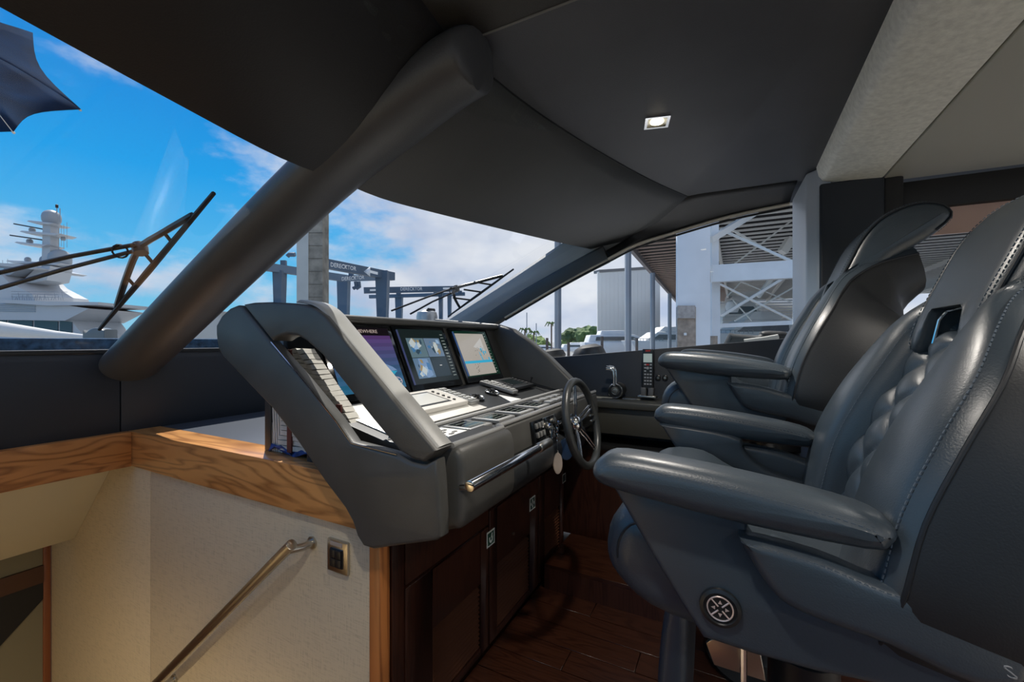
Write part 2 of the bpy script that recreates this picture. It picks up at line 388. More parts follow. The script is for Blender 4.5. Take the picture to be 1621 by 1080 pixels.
# windscreen panes: port and starboard
def onw(x, y): return Vector((x, y, 1.17 + .457 * (x + 2.35)))
nrm = Vector((-.457, 0, 1)).normalized()
G1 = G().add([onw(-2.42, .88) , onw(-.55, .88), onw(-.55, -.95), onw(-2.42, -.95)], [(0, 1, 2, 3)]).build('window_1', GLASSM); struct(G1, 'port windscreen pane left of the thick black pillar', 'window')
G2 = G().add([onw(-2.42, .92), onw(-.55, .92), onw(-.55, 2.72), onw(-2.42, 2.72)], [(0, 1, 2, 3)]).build('window_2', GLASSM); struct(G2, 'centre windscreen pane above the helm console', 'window')
# centre pillar
cp = [at(165, 600, Y=YC), at(205, 566, Y=YC), at(345, 424, Y=YC), at(500, 270, Y=YC), at(620, 168, Y=YC), at(690, 112, Y=YC), at(733, 84, Y=YC), at(752, 78, Y=YC)]
cp = smoothpoly(cp, 4, False)
for i, p in enumerate(cp): p += nrm * -.035
nr = len(cp)
pl = struct(G().tube(cp, [.118 - .030 * i / nr for i in range(nr - 3)] + [.086, .072, .035], 28, ry=.070, upv=nrm).build('trim_9', M('pillar_head', (.066, .068, .072), .42, bump=.4, bscale=260)), 'thick rounded charcoal leather pillar dividing the windscreen', 'pillar')
# headliners: from the window top to the ceiling crease
def arc(px_list, n, f): return smoothpoly([f(*p) for p in px_list], n, False)
wt = [wpl(545, 278), wpl(600, 303), wpl(687, 328), wpl(780, 352), wpl(885, 378), wpl(957, 394)]
crs = [at(749, 106, Z=2.0), at(820, 155, Z=2.0), at(895, 207, Z=2.0), at(960, 247, Z=2.0), at(1030, 285, Z=2.0), at(1088, 311, Z=2.0)]
wt[0] = Vector((wt[0].x, .86, wt[0].z)); crs[0] = Vector((crs[0].x, .86, crs[0].z))
wts = smoothpoly(wt, 4, False); crss = smoothpoly(crs, 4, False)
def liner(mirror):
    rings = []
    for i in range(9):
        q = i / 8; rr = []
        for a, b in zip(wts, crss):
            a2 = a + Vector((.005, 0, -.02)); p = a2.lerp(b, q)
            p = p + Vector((.02, 0, -.02)) * math.sin(math.pi * q)
            rr.append(mir(p) if mirror else p)
        rings.append(rr)
    # lip returning forward onto the glass
    first = [p + Vector((-.05, 0, .035)) for p in rings[0]]
    return G().loft([first] + rings, closed=False)
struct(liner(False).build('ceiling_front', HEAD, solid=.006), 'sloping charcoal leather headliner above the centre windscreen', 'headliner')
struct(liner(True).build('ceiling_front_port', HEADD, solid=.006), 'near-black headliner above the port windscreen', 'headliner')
# flat ceiling panels (z = 2.0)
cp_s = [Vector((p.x, p.y)) for p in crss]
poly = [(p.x, p.y) for p in crss if p.y > YC + .002]
poly = [(crss[0].x - .02, YC + .002)] + poly + [(.33, 2.42), (.33, YC + .002)]
FZ = (Vector((0, 0, 0)), Vector((1, 0, 0)), Vector((0, 0, 1)), Vector((0, 1, 0)))
ce = root('ceiling', 'charcoal leather ceiling over the helm', 'ceiling', (0, .9, 2.0))
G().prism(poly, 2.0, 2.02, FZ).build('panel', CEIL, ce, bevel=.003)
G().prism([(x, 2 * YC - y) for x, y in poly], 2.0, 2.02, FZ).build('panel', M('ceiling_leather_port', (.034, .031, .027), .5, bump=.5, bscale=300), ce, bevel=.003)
G().tube([(crss[0].x + .02, YC, 2.0), (.33, YC, 2.0)], .003, 8).build('seam', M('seam_grey', (.16, .16, .15), .5), ce)
pip = [p + Vector((0, 0, -.001)) for p in crss]
G().tube(pip, .003, 6).build('seam', SATIN, ce)
struct(G().box(-1.25, 4.3, -1.3, 2.9, 2.04, 2.10).build('roof', SATIN), 'roof slab above the ceiling', 'roof')
# side band above starboard window
TAN_TOP = [(800, 501), (889, 448), (960, 410), (1007, 386), (1066, 367), (1155, 341), (1250, 321)]
ty = [at(a, b, Y=2.65) for a, b in TAN_TOP]
tys = smoothpoly(ty, 4, False)
up = smoothpoly([ty[0] + Vector((0, .01, .03)), ty[1] + Vector((0, .01, .03)), wpl(957, 394) + Vector((.03, 0, -.01)), at(1010, 352, Y=2.55), at(1088, 311, Z=2.0), at(1160, 300, Z=2.0), at(1262, 286, Z=2.0)], 4, False)
rings = []
for i in range(7):
    q = i / 6; rings.append([a.lerp(b, q) + Vector((0, .035, .01)) * math.sin(math.pi * q) for a, b in zip(tys, up)])
struct(G().loft(rings, closed=False).build('wall_right_top', HEADD, solid=.01), 'dark leather side rail above the starboard window', 'rail')
tn = [p + Vector((0, 0, -.008)) for p in tys]
struct(G().tube(tn, .016, 8, ry=.010).build('trim_10', TAN), 'tan liner strip along the top of the starboard window', 'trim')
struct(G().tube([p + Vector((0, .0, -.018)) for p in tn], .006, 6).build('trim_11', BLACKR))
# starboard corner pillar, outer grey reveal between windscreen and side window
ap = [at(655, 560, Y=2.70), at(800, 470, Y=2.70), at(905, 402, Y=2.72), at(990, 352, Y=2.72)]
struct(G().tube(smoothpoly(ap, 4, False), .05, 8, ry=.10).build('trim_12', M('reveal_grey', (.36, .36, .35), .5)), 'grey outer corner post between the windscreen and the side window', 'pillar')
ap = [at(640, 600, Y=2.66), at(800, 492, Y=2.66), at(900, 434, Y=2.66), at(960, 402, Y=2.66)]
struct(G().tube(smoothpoly(ap, 4, False), .035, 8, ry=.06).build('trim_13', HEAD), 'charcoal leather corner pillar between the windscreen and the side window', 'pillar')
# starboard wall below the window
s0 = at(862, 567, Y=2.65); s1 = at(1256, 535, Y=2.65)
def sz(x): return s0.z + (s1.z - s0.z) * (x - s0.x) / (s1.x - s0.x)
wr = struct(G().prism([(-2.4, .0), (.30, .0), (.30, sz(.30)), (-1.5, sz(-1.5)), (-2.4, sz(-1.8))], 2.65, 2.71).build('wall_right', WALLN, bevel=.004), 'navy leather side wall under the starboard window', 'wall')
struct(G().add([(-1.95, 2.68, 1.05), (.32, 2.68, 1.15), (.32, 2.68, 2.05), (-.75, 2.68, 2.0)], [(0, 1, 2, 3)]).build('window_3', GLASSM), 'triangular starboard side window pane', 'window')
# aft window pillar and dark bulkhead
pz = struct(G().prism([(.315, 2.26), (.275, 2.31), (.262, 2.70), (.36, 2.72), (.36, 2.26)], 0, 2.0, FZ).build('wall_right_pillar', M('pillar_sky_sheen', (.46, .52, .60), .4, bump=.2, bscale=300, coat=.2), bevel=.012, segs=3), 'window pillar behind the starboard window, sky reflection in its blue-grey colour', 'pillar')  # bluish sky reflection put into the pillar's base colour
struct(G().box(.318, .535, 2.245, 2.40, 0, 1.925).build('wall_right_bulkhead', WALLN, bevel=.01, segs=3), 'dark bulkhead panel aft of the window pillar', 'panel')
struct(G().box(.525, .60, 2.255, 2.45, 0, 1.93).build('trim_14', HEADD, bevel=.02, segs=3), 'narrow dark upright beside the aft window', 'trim')
struct(G().box(.59, 4.2, 2.30, 2.36, 1.785, 1.90).build('trim_15', HEADD, bevel=.004), 'dark beam over the aft side window', 'trim')
struct(G().box(.59, 4.2, 2.33, 2.345, 1.68, 1.785).build('blind', M('pink_blind', (.55, .38, .32), .7)), 'pinkish roller blind partly lowered in the aft side window', 'blind')
struct(G().box(.59, 4.2, 2.33, 2.38, 0, 1.20).build('wall_right_aft', WALLN))
struct(G().add([(.59, 2.37, 1.2), (4.2, 2.37, 1.2), (4.2, 2.37, 1.8), (.59, 2.37, 1.8)], [(0, 1, 2, 3)]).build('window_4', GLASSM), 'aft side window pane behind the chairs', 'window')
struct(G().box(3.3, 3.42, 2.3, 2.4, 1.2, 1.8).build('trim_16', HEADD))
# grab handle strip at base of the pillar
gh = tag(G().slab([Vector(p) for p in [(-.006, -.075), (.006, -.075), (.006, .075), (-.006, .075)]], -.012, .012, .004, frame(at(1262, 562, Y=2.60), (.92, .38, 0), (-.05, 0, 1))).build('latch_strip', M('ivory', (.7, .7, .68), .3)), 'small white latch strip low on the window pillar', 'latch')
# grey suede soffit beam
sofp = [(.305, 2.005), (.315, 1.96), (.33, 1.938), (.365, 1.928), (.53, 1.915), (.53, 2.01)]
so = struct(G().prism(sofp, -1.2, 2.262).build('ceiling_beam', SOFF, bevel=.012, segs=3), 'pale grey suede beam crossing the ceiling', 'beam')
struct(G().prism([(.536, 1.915), (4.2, 1.885), (4.2, 2.0), (.536, 2.01)], -1.2, 2.31).build('ceiling_aft', M('aft_ceiling', (.44, .44, .39), .45, bump=.3, bscale=200), bevel=.003), 'grey-beige aft ceiling beyond the suede beam', 'ceiling')
# side ledge with recess under it
lg = root('trim_17', 'dark side ledge holding the throttle and handset', 'ledge', (-.5, 2.5, .9))
G().box(-1.6, .30, 2.40, 2.65, .868, .912).build('top', M('ledge_dark', (.05, .052, .045), .4, bump=.3, bscale=300), lg, bevel=.01, segs=3)
G().box(-1.6, .30, 2.43, 2.47, .72, .87).build('fascia', M('ledge_dark2', (.05, .052, .045), .45), lg, bevel=.004)
G().box(-1.6, .30, 2.40, 2.65, .63, .66).build('shelf', SATIN, lg, bevel=.004)
G().box(-1.6, .30, 2.44, 2.65, .10, .63).build('panel', MAHO, lg)
# port side and aft walls with windows (mirror of starboard)
wl = root('wall_left', 'navy port wall behind the viewpoint', 'wall', (1, -1.2, 0))
G().box(-.9, 4.2, -1.26, -1.2, 0, 1.0).build('panel', WALLN, wl)
G().box(-2.4, -.9, -1.26, -1.2, .3, 1.15).build('panel', WALLN, wl)
G().box(-1.0, 4.2, -1.26, -1.2, 1.92, 2.05).build('panel', WALLN, wl)
G().box(.3, .6, -1.26, -1.16, 0, 2.0).build('post', WALLN, wl)
G().box(2.4, 2.55, -1.26, -1.16, 0, 2.0).build('post', WALLN, wl)
wb = root('wall_back', 'pale aft wall behind the viewpoint', 'wall', (4.2, .6, 0))
G().box(4.2, 4.26, -1.26, -.6, 0, 2.05).build('panel', CREAM, wb)
G().box(4.2, 4.26, 1.9, 2.4, 0, 2.05).build('panel', CREAM, wb)
# ceiling downlights
def downlight(x, y, z, label, energy, col=(1, .93, .84), spot=True, rot=0, visible=True):
    t = thing('ceiling_spot', label, 'light', (x, y, z))
    f = frame((x, y, z), (math.cos(rot), math.sin(rot), 0), (0, 0, 1))
    g = G()
    for a0, a1, b0, b1 in ((-.04, .04, -.04, -.031), (-.04, .04, .031, .04), (-.04, -.031, -.031, .031), (.031, .04, -.031, .031)): g.box(a0, a1, b0, b1, -.006, .002, f)
    g.build('bezel', CHROME, t)
    g = G().box(-.031, .031, -.031, .031, -.0008, .001, f).build('reflector', M('spot_reflector', (.75, .72, .6), .25, .6), t)
    G().lathe([(0, -.004), (.021, -.004), (.022, .0), (0, 0)], f, 20).build('bulb', M('bulb_glow', (1, 1, 1), .4, emit=(1, .85, .55), estr=14), t)
    ld = bpy.data.lights.new('spot_lamp', 'SPOT'); ld.energy = energy; ld.color = col; ld.spot_size = R(150); ld.spot_blend = .9; ld.shadow_soft_size = .03
    lo = bpy.data.objects.new('spot_lamp', ld); COL.objects.link(lo); lo.location = (0, 0, -.012); lo.parent = t
    return t
sp = at(1040, 192, Z=2.0)
downlight(sp.x, sp.y, 2.0, 'lit square chrome ceiling spot in the charcoal ceiling', 45, rot=.25)
# ------------------------------------------------------------------ helm console
hc = thing('helm_console', 'wide charcoal leather helm console with slanted side arm and screen hood', 'console', (-1.0, 1.6, .75))
Y0, Y1 = 1.02, 2.35
# hood and back
hood = [(-1.47, 1.335), (-1.45, 1.352), (-1.33, 1.352), (-1.318, 1.342), (-1.318, 1.325), (-1.345, 1.318), (-1.345, 1.30), (-1.225, 1.03), (-1.225, 1.0), (-1.30, .86), (-1.45, .86), (-1.50, 1.0)]
G().prism(hood, Y0, Y1).build('hood', CONS, hc, bevel=.006, segs=2)
# desk body
body = [(-1.23, 1.03), (-1.19, 1.026), (-.905, .962), (-.895, .968), (-.885, .962), (-.72, .955), (-.705, .967), (-.695, .958), (-.69, .80), (-.74, .755), (-.95, .72), (-1.25, .70)]
G().prism(body, .93, Y1).build('body', SATIN, hc, bevel=.003, segs=2)
G().tube([(-.897, .95, .966), (-.897, 2.34, .966)], .009, 10).build('ridge', DESK, hc)
# padded near front section and its end
pad = [(-.76, .955), (-.67, .968), (-.645, .966), (-.63, .945), (-.625, .90), (-.625, .80), (-.635, .765), (-.66, .752), (-.74, .75)]
G().slab([Vector(p) for p in smoothpoly(pad, 3)], .925, 1.225, .02).build('front_pad', CONS, hc)
G().tube([(-.668, .935, .972), (-.668, 1.21, .972), (-.685, 1.225, .969), (-.70, 1.235, .968), (-.70, 2.34, .968)], .009, 10).build('lip', DESK, hc)
fr = [(-.70, .962), (-.688, .955), (-.680, .90), (-.675, .86), (-.69, .855), (-.71, .86)]
G().prism(fr, 1.23, 2.33).build('lip_face', CONS, hc, bevel=.003)
low = [(-.69, .86), (-.64, .84), (-.63, .80), (-.64, .762), (-.66, .75), (-.74, .75), (-.74, .86)]
G().slab([Vector(p) for p in smoothpoly(low, 3)], 1.22, 1.98, .015).build('lower_pad', CONSD, hc)
G().prism([(-.71, .86), (-.69, .95), (-.695, .95), (-.73, .86)], 1.24, 2.3).build('panel', GLOSS, hc)
# glossy left cheek inside the arm
G().prism([(-1.46, .90), (-1.46, 1.32), (-1.33, 1.31), (-1.20, 1.03), (-.95, .975), (-.95, .90)], 1.0, 1.02).build('cheek', GLOSS, hc)
# right end wing: curved side cheek
rw = [at(785, 513, Y=2.36), at(812, 521, Y=2.36), at(840, 540, Y=2.36), at(870, 565, Y=2.36), at(905, 600, Y=2.36), at(920, 625, Y=2.36), at(915, 660, Y=2.36), at(700, 640, Y=2.36), at(690, 505, Y=2.36)]
G().slab([Vector((p.x, p.z)) for p in rw], 2.34, 2.42, .02).build('side_wing', CONS, hc)
# near side arm (two pieces) in the plane Y = .85
def pc(pts, Y=.85): return [Vector((q.x, q.z)) for q in (at(a, b, Y=Y) for a, b in pts)]
arm_px = [(382, 484), (374, 483), (362, 488), (350, 499), (341, 515), (341, 530), (344, 552), (352, 566), (384, 600), (430, 648), (470, 700), (512, 762), (545, 806), (556, 826), (564, 850), (574, 866), (590, 871), (640, 864), (688, 858), (697, 852), (697, 815), (694, 760), (690, 728), (672, 737), (650, 732), (628, 720), (555.6, 701), (532, 666), (475, 596), (429, 543)]
G().slab(pc(arm_px), .85, .892, .012).build('side_arm', CONS, hc)
grip_px = [(386, 482), (400, 479), (430, 478), (465, 480), (485, 483), (500, 489), (515, 500), (560, 556), (620, 630), (689, 714), (684, 722), (672, 732), (655, 728), (632, 714), (590, 664), (540, 600), (510, 562), (485, 540), (472, 532), (455, 530), (440, 534), (431, 540)]
gp = pc(grip_px)
G().slab(gp, .848, .925, .010).build('grip', CONS, hc)
# top of the grip, sheen put into its light grey, stitched
top = [at(a, b, Y=.86) for a, b in [(470, 479), (492, 483), (510, 494), (530, 518), (560, 555), (620, 629), (689, 713)]]
tops = smoothpoly(top, 5, False)
rings = []
for i, p in enumerate(tops):
    T = (tops[min(i + 1, len(tops) - 1)] - tops[max(i - 1, 0)]).normalized(); nn = Vector((-T.z, 0, T.x))
    if nn.z < 0: nn = -nn
    rings.append([p + nn * h + Vector((0, yy, 0)) for yy, h in ((.0, .0), (.004, .006), (.012, .0095), (.035, .011), (.058, .0095), (.066, .006), (.068, -.01))])
G().loft(rings, closed=False).build('grip_cover', M('grip_leather_sheen', (.40, .40, .38), .36, bump=.4, bscale=300), hc)
sg = G(); 
for dy in (.0, .006):
    dashes(sg, [r[0] + Vector((0, -.001 + dy, .001 + .8 * dy)) for r in rings], .005, .0025, .0008)
sg.build('stitching', M('stitch_black', (.004, .004, .004), .6), hc)
op = [at(a, b, Y=.849) for a, b in [(429, 541), (447, 531), (467, 539), (496, 571), (553, 639), (628, 719), (555.6, 701), (532, 666), (475, 596)]]
G().tube([at(a, b, Y=.851) for a, b in [(429, 542), (475, 597), (532, 667), (556, 702), (628, 720)]], .0022, 6).build('chrome_edge', CHROME, hc)
# front chrome handrail
rl = thing('console_handrail', 'polished chrome grab rail along the console front', 'handrail', (-.57, 1.15, .9))
G().tube([(-.58, .885, .893), (-.58, 1.385, .896)], .0145, 18).build('rail', CHROME, rl, bevel=.002)
G().tube([(-.58, 1.30, .8955), (-.58, 1.39, .896)], .0165, 18).build('sleeve', STEEL, rl, bevel=.002)
for yy in (.93, 1.34):
    G().tube([(-.585, yy, .89), (-.605, yy, .875), (-.635, yy, .87)], .009, 10).build('bracket', CHROME, rl)
# small grey post under the arm
tag(G().lathe([(0, 0), (.018, 0), (.018, .10), (0, .10)], (Vector((-1.19, .945, .858)), Vector((1, 0, 0)), Vector((0, 1, 0)), Vector((0, 0, 1))), 18).build('support_post', M('post_grey', (.25, .25, .25), .4)), 'short grey round post under the console arm on the walnut top', 'post')
# ------------------------------------------------------------------ three screens
sd = Vector((.118, 0, -.265)).normalized()
def scf(yc): return (Vector((-1.333, yc, 1.305)), Vector((0, 1, 0)), Vector((-sd.z, 0, sd.x)) * -1, -sd)   # a lateral, b into the panel, c up
def E(name, c, s=1.0): return M(name, (0, 0, 0), .15, emit=c, estr=s, spec=.4)
def screen(yc, wd, label):
    t = thing('console_screen', label, 'screen', (-1.27, yc, 1.17)); f = scf(yc)
    G().box(-wd / 2 - .022, wd / 2 + .022, -.006, .012, -.298, .012, f).build('bezel', GLOSS, t, bevel=.003)
    return t, f
t1_, f1 = screen(1.215, .33, 'left console screen showing a purple sea and a motor yacht')
G().box(-.165, .165, -.008, -.006, -.27, -.005, f1).build('display', E('scr_dark', (.006, .004, .006)), t1_)
for i in range(14):
    q = i / 13; G().box(-.165, .165, -.0088, -.008, -.255 + (1 - q) * .215 - .0165, -.255 + (1 - q) * .215, f1).build('image_band', E('sea_%d' % i, (.045 + .03 * (1 - q) - .035 * q + .012 * (i % 2), .035 + .07 * q + .01 * (i % 2), .13 + .05 * q + .03 * (i % 2))), t1_)
text('SOMEWHERE', frame(fp(f1, .03, -.009, -.022), f1[1], f1[3]), .021, E('scr_text', (.35, .28, .25)), t1_, squash=1.15)
G().prism([(-.06, -.13), (.06, -.155), (.12, -.18), (.14, -.195), (.03, -.205), (-.09, -.19)], -.0105, -.0088, f1).build('yacht_picture', E('scr_yacht', (.16, .25, .42)), t1_)
G().prism([(-.05, -.128), (.03, -.143), (.085, -.165), (-.03, -.16)], -.0115, -.0105, f1).build('yacht_picture', E('scr_yacht2', (.30, .30, .42)), t1_)
G().prism([(-.09, -.193), (.14, -.199), (.10, -.225), (-.06, -.23)], -.0112, -.0105, f1).build('wake_picture', E('scr_wake', (.03, .30, .45)), t1_)
lf = fp(f1, .12, -.0095, -.243); lz = (lf, f1[1], f1[3], f1[2])
lg_ = G(); 
for r0, r1 in ((.021, .024),): 
    for j in range(24):
        a0 = j * math.pi / 12; a1 = a0 + math.pi / 12
        lg_.quad(fp(lz, r0 * 1.3 * math.cos(a0), r0 * .8 * math.sin(a0), 0), fp(lz, r1 * 1.3 * math.cos(a0), r1 * .8 * math.sin(a0), 0), fp(lz, r1 * 1.3 * math.cos(a1), r1 * .8 * math.sin(a1), 0), fp(lz, r0 * 1.3 * math.cos(a1), r0 * .8 * math.sin(a1), 0))
for a in (0, 60, 120): 
    c_, s_ = math.cos(R(a)), math.sin(R(a)); lg_.quad(fp(lz, -.027 * c_, -.016 * s_ - .0012, 0), fp(lz, .027 * c_, .016 * s_ - .0012, 0), fp(lz, .027 * c_, .016 * s_ + .0012, 0), fp(lz, -.027 * c_, -.016 * s_ + .0012, 0))
lg_.build('emblem', E('scr_emb', (.5, .4, .42)), t1_, solid=.0004)
t2_, f2 = screen(1.60, .33, 'middle console screen showing four camera views')
G().box(-.165, .165, -.008, -.006, -.27, -.005, f2).build('display', E('scr_dark2', (.008, .014, .014)), t2_)
cams = [(-.125, -.008, -.145, -.05), (-.004, .115, -.145, -.05), (-.125, -.006, -.245, -.148), (-.002, .115, -.245, -.148)]
for i, (a, b, c0, c1) in enumerate(cams):
    cc = [(.10, .16, .19), (.12, .18, .26), (.10, .17, .26), (.02, .035, .045)][i]
    G().box(a, b, -.0088, -.008, c0, c1, f2).build('camera_view', E('cam_%d' % i, cc), t2_)
rg = random.Random(5)
for i in range(3):
    a, b, c0, c1 = cams[i]
    for k in range(16):
        ca = rg.uniform(a + .02, b - .02); ccz = rg.uniform(c0 + .015, c1 - .015); s_ = rg.uniform(.006, .022); an = rg.uniform(0, 3)
        pts = [(min(b, max(a, ca + s_ * rg.uniform(.6, 1.3) * math.cos(an + j * 1.57))), min(c1, max(c0, ccz + s_ * rg.uniform(.6, 1.6) * math.sin(an + j * 1.57)))) for j in range(4)]
        G().prism(pts, -.0092 - k * .00005, -.0088, f2).build('image_patch', E('patch_%d' % (k % 5), [(.45, .5, .5), (.03, .06, .09), (.05, .16, .33), (.30, .22, .10), (.25, .38, .55)][k % 5]), t2_)
G().prism([(-.09, -.15), (-.03, -.155), (-.02, -.235), (-.06, -.245), (-.10, -.22)], -.0095, -.0088, f2).build('image_patch', E('patch_bow', (.16, .26, .42)), t2_)
G().box(.05, .066, -.0095, -.0088, -.192, -.188, f2).build('status_mark', E('cam_text', (.5, .5, .5)), t2_)
rg = random.Random(8)
kg = G()
for k in range(14):
    z0 = -.03 - k * .0165; s_ = .006 if 2 < k < 8 else .003
    for q in range(3):
        a = .132 + q * .008; kg.box(a, a + .006, -.0086, -.008, z0 - s_ * rg.uniform(.2, 1), z0 + .001, f2)
kg.build('key_legends', E('legend', (.30, .34, .32)), t2_)
G().box(-.168, -.160, -.0095, -.006, -.27, -.01, f2).build('blue_edge', E('blue_edge', (.04, .05, .12)), t2_)
t3_, f3 = screen(2.02, .33, 'right console screen showing a beige sea chart with blue channels')
G().box(-.165, .165, -.008, -.006, -.27, -.005, f3).build('display', E('scr_dark3', (.004, .02, .012)), t3_)
G().box(-.155, .125, -.0086, -.008, -.262, -.02, f3).build('chart', E('chart_bg', (.36, .33, .29)), t3_)
G().prism([(-.02, -.10), (.085, -.045), (.085, -.125)], -.009, -.0086, f3).build('chart_sector', E('chart_lt', (.46, .45, .43)), t3_)
G().box(-.155, .125, -.009, -.0086, -.195, -.18, f3).build('channel', E('chart_blue', (.03, .35, .55)), t3_)
rg = random.Random(3)
for k in range(10):
    a = rg.uniform(.0, .11); c0 = rg.uniform(-.19, -.12); ln = rg.uniform(.015, .04)
    G().prism([(a, c0), (a + .006, c0 + .002), (a + .012 * rg.choice((1, -1)), c0 + ln), (a - .006, c0 + ln * .9)], -.0092, -.009, f3).build('channel', MATS['chart_blue'], t3_)
kg = G()
for k in range(26):
    a = rg.uniform(-.03, .1) if k < 12 else rg.uniform(-.07, -.02); c0 = rg.uniform(-.25, -.2) if k >= 12 else rg.uniform(-.17, -.1); kg.box(a, a + .005, -.0094, -.0092, c0, c0 + .003, f3)
kg.build('chart_figures', E('chart_ink', (.02, .02, .02)), t3_)
kg = G()
for k in range(14): kg.box(.135, .135 + .004 + .006 * rg.random(), -.0086, -.008, -.02 - k * .018, -.0165 - k * .018, f3)
kg.build('key_legends', MATS['legend'], t3_)
G().box(-.168, -.160, -.0095, -.006, -.262, -.01, f3).build('blue_edge', E('blue_edge2', (.03, .07, .18)), t3_)
# ------------------------------------------------------------------ instruments on the desk
de = Vector((.29, 0, -.065)).normalized()                  # down the slope towards the wheel
def dk(x, y, off=0):                                       # frame on the sloped desk: a lateral, b up the slope, c out of it
    z = 1.028 + (x + 1.195) * (-.065 / .29)
    n = Vector((-de.z, 0, de.x)); return (Vector((x, y, z)) + n * off, Vector((0, 1, 0)), -de, n)
fs = (Vector((0, 0, 0)), Vector((0, 1, 0)), Vector((-1, 0, 0)), Vector((0, 0, 1)))
def st(x, y, z=.958): return (Vector((x, y, z)), Vector((0, 1, 0)), Vector((-1, 0, 0)), Vector((0, 0, 1)))
G().box(-1.2 + 1.2 - .0, .0, 0, 0, 0, 0) if False else None
# desk plate on the left, sun glare put into its pale silver
tag(G().box(-.30, .28, -.115, .145, .0, .004, dk(-1.04, 1.27)).build('desk_plate', M('plate_sun_glare', (.75, .74, .70), .3, .2), bevel=.001), 'desk plate under the left plotter, sun glare in its silver colour', 'plate')
def unit(x, y, wd, dp, body, label, name='plotter', scrc=(.3, .3, .28)):
    t = thing(name, label, 'instrument', (x, y, 1.0)); f = dk(x, y, .004)
    G().box(-wd / 2, wd / 2, -dp / 2, dp / 2, 0, .020, f).build('case', body, t, bevel=.005, segs=3)
    G().box(-wd * .32, wd * .26, -dp * .34, dp * .36, .020, .0212, f).build('frame', SATIN, t)
    G().box(-wd * .29, wd * .23, -dp * .28, dp * .30, .0212, .0218, f).build('display', scrc if not isinstance(scrc, tuple) else M(name + '_disp' + str(round(y, 1)), scrc, .12), t)
    for i in range(5):
        b = -dp * .3 + i * dp * .15
        G().lathe([(0, 0), (.0065, 0), (.0065, .004), (.004, .005), (0, .005)], (fp(f, wd * .34, b, .020), f[1], f[2], f[3]), 12).build('button', BLACKR, t)
        if i < 3: G().lathe([(0, 0), (.0065, 0), (.0065, .004), (0, .005)], (fp(f, -wd * .40, b, .020), f[1], f[2], f[3]), 12).build('button', BLACKR, t)
    return t
unit(-1.075, 1.325, .33, .185, M('sunlit_case', (.60, .58, .54), .3), 'left plotter with sun glare coloured into case and screen, round buttons', scrc=(.55, .55, .52))  # overexposure by the sun put into case and screen colours
unit(-1.085, 2.08, .24, .15, SATIN, 'black cased plotter at the right end of the desk', scrc=(.01, .015, .015))
def keystrip(x, y, label):
    t = thing('control_keypad', label, 'keypad', (x, y, 1.0)); f = dk(x, y, .004)
    G().box(-.030, .030, -.10, .10, 0, .018, f).build('case', M('strip_grey', (.32, .32, .31), .3, .5), t, bevel=.004)
    for i in range(7):
        for j in (0, 1): G().box(-.022 + j * .024, -.002 + j * .024, -.088 + i * .026, -.070 + i * .026, .018, .0225, f).build('key', M('key_silver', (.45, .45, .43), .3, .4), t, bevel=.002)
    return t
keystrip(-1.07, 1.528, 'silver keypad strip beside the left plotter')
keystrip(-1.08, 1.915, 'silver keypad strip beside the black plotter')
def joy(x, y, label):
    t = thing('round_controller', label, 'controller', (x, y, 1.0)); f = dk(x, y, .001); ff = (f[0], f[1], f[2], f[3])
    G().lathe([(0, 0), (.036, 0), (.036, .006), (.030, .008), (0, .008)], ff, 28).build('base', GLOSS, t)
    g = G(); g.tube([fp(f, .033 * math.cos(q * math.pi / 14), .033 * math.sin(q * math.pi / 14), .008) for q in range(28)], .0028, 6, closed=True).build('ring', CHROME, t)
    for q in range(4):
        a = q * math.pi / 2 + .4; beam(G(), fp(f, 0, 0, .009), fp(f, .03 * math.cos(a), .03 * math.sin(a), .009), .004, .003).build('spoke', STEEL, t)
    G().lathe([(0, .008), (.012, .008), (.011, .022), (0, .024)], ff, 16).build('knob', SATIN, t)
joy(-1.03, 1.63, 'round chrome-ringed controller beside the left keypad strip')
joy(-1.05, 1.80, 'round chrome-ringed controller below the right screen')
js = thing('small_joystick', 'small black joystick at the far right of the desk', 'joystick', (-1.06, 2.25, 1.0)); f = dk(-1.06, 2.255)
G().box(-.02, .02, -.03, .03, 0, .008, f).build('base', SATIN, js, bevel=.002)
G().tube([fp(f, 0, 0, .008), fp(f, .004, .0, .03), fp(f, .006, 0, .045)], [.005, .004, .008], 10).build('stick', BLACKR, js)
# triangular sun patch by the controllers, painted as a pale plate
tag(G().prism([(-.05, -.05), (.06, -.05), (.0, .05)], 0, .004, (dk(-.97, 1.80)[0], Vector((0, 1, 0)), dk(0, 0)[3], -de)).build('sun_patch', M('sun_patch_pale', (.8, .8, .78), .3, .2)), 'pale triangle of painted sunlight below the right round controller', 'plate')
# front strip instruments
def square(x, y, s, label):
    t = thing('square_gauge', label, 'gauge', (x, y, .96), 'square black gauges along the console front'); f = st(x, y)
    G().box(-s / 2, s / 2, -s / 2 * .95, s / 2 * .95, 0, .014, f).build('case', M('gauge_case', (.34, .34, .33), .25, .3), t, bevel=.004, segs=2)
    G().box(-s * .38, s * .38, -s * .33, s * .40, .014, .0150, f).build('display', GLOSS, t)
    for i in range(3): G().box(-s * .30, s * .30 - i * .008, -s * .22 + i * s * .2, -s * .20 + i * s * .2, .0150, .0154, f).build('readout', M('readout', (.12, .14, .12), .4, emit=(.05, .06, .05), estr=1), t)
places = ['nearest the white keypad', 'second from the white keypad', 'third from the white keypad', 'fourth from the white keypad']
for i, yy in enumerate((1.205, 1.375, 1.545, 1.715)):
    square(-.795, yy, .125, 'square black gauge on the console front, ' + places[i])
kp = thing('white_keypad', 'white square keypad with small grey keys on the console front', 'keypad', (-.79, 1.05, .96)); f = st(-.785, 1.055)
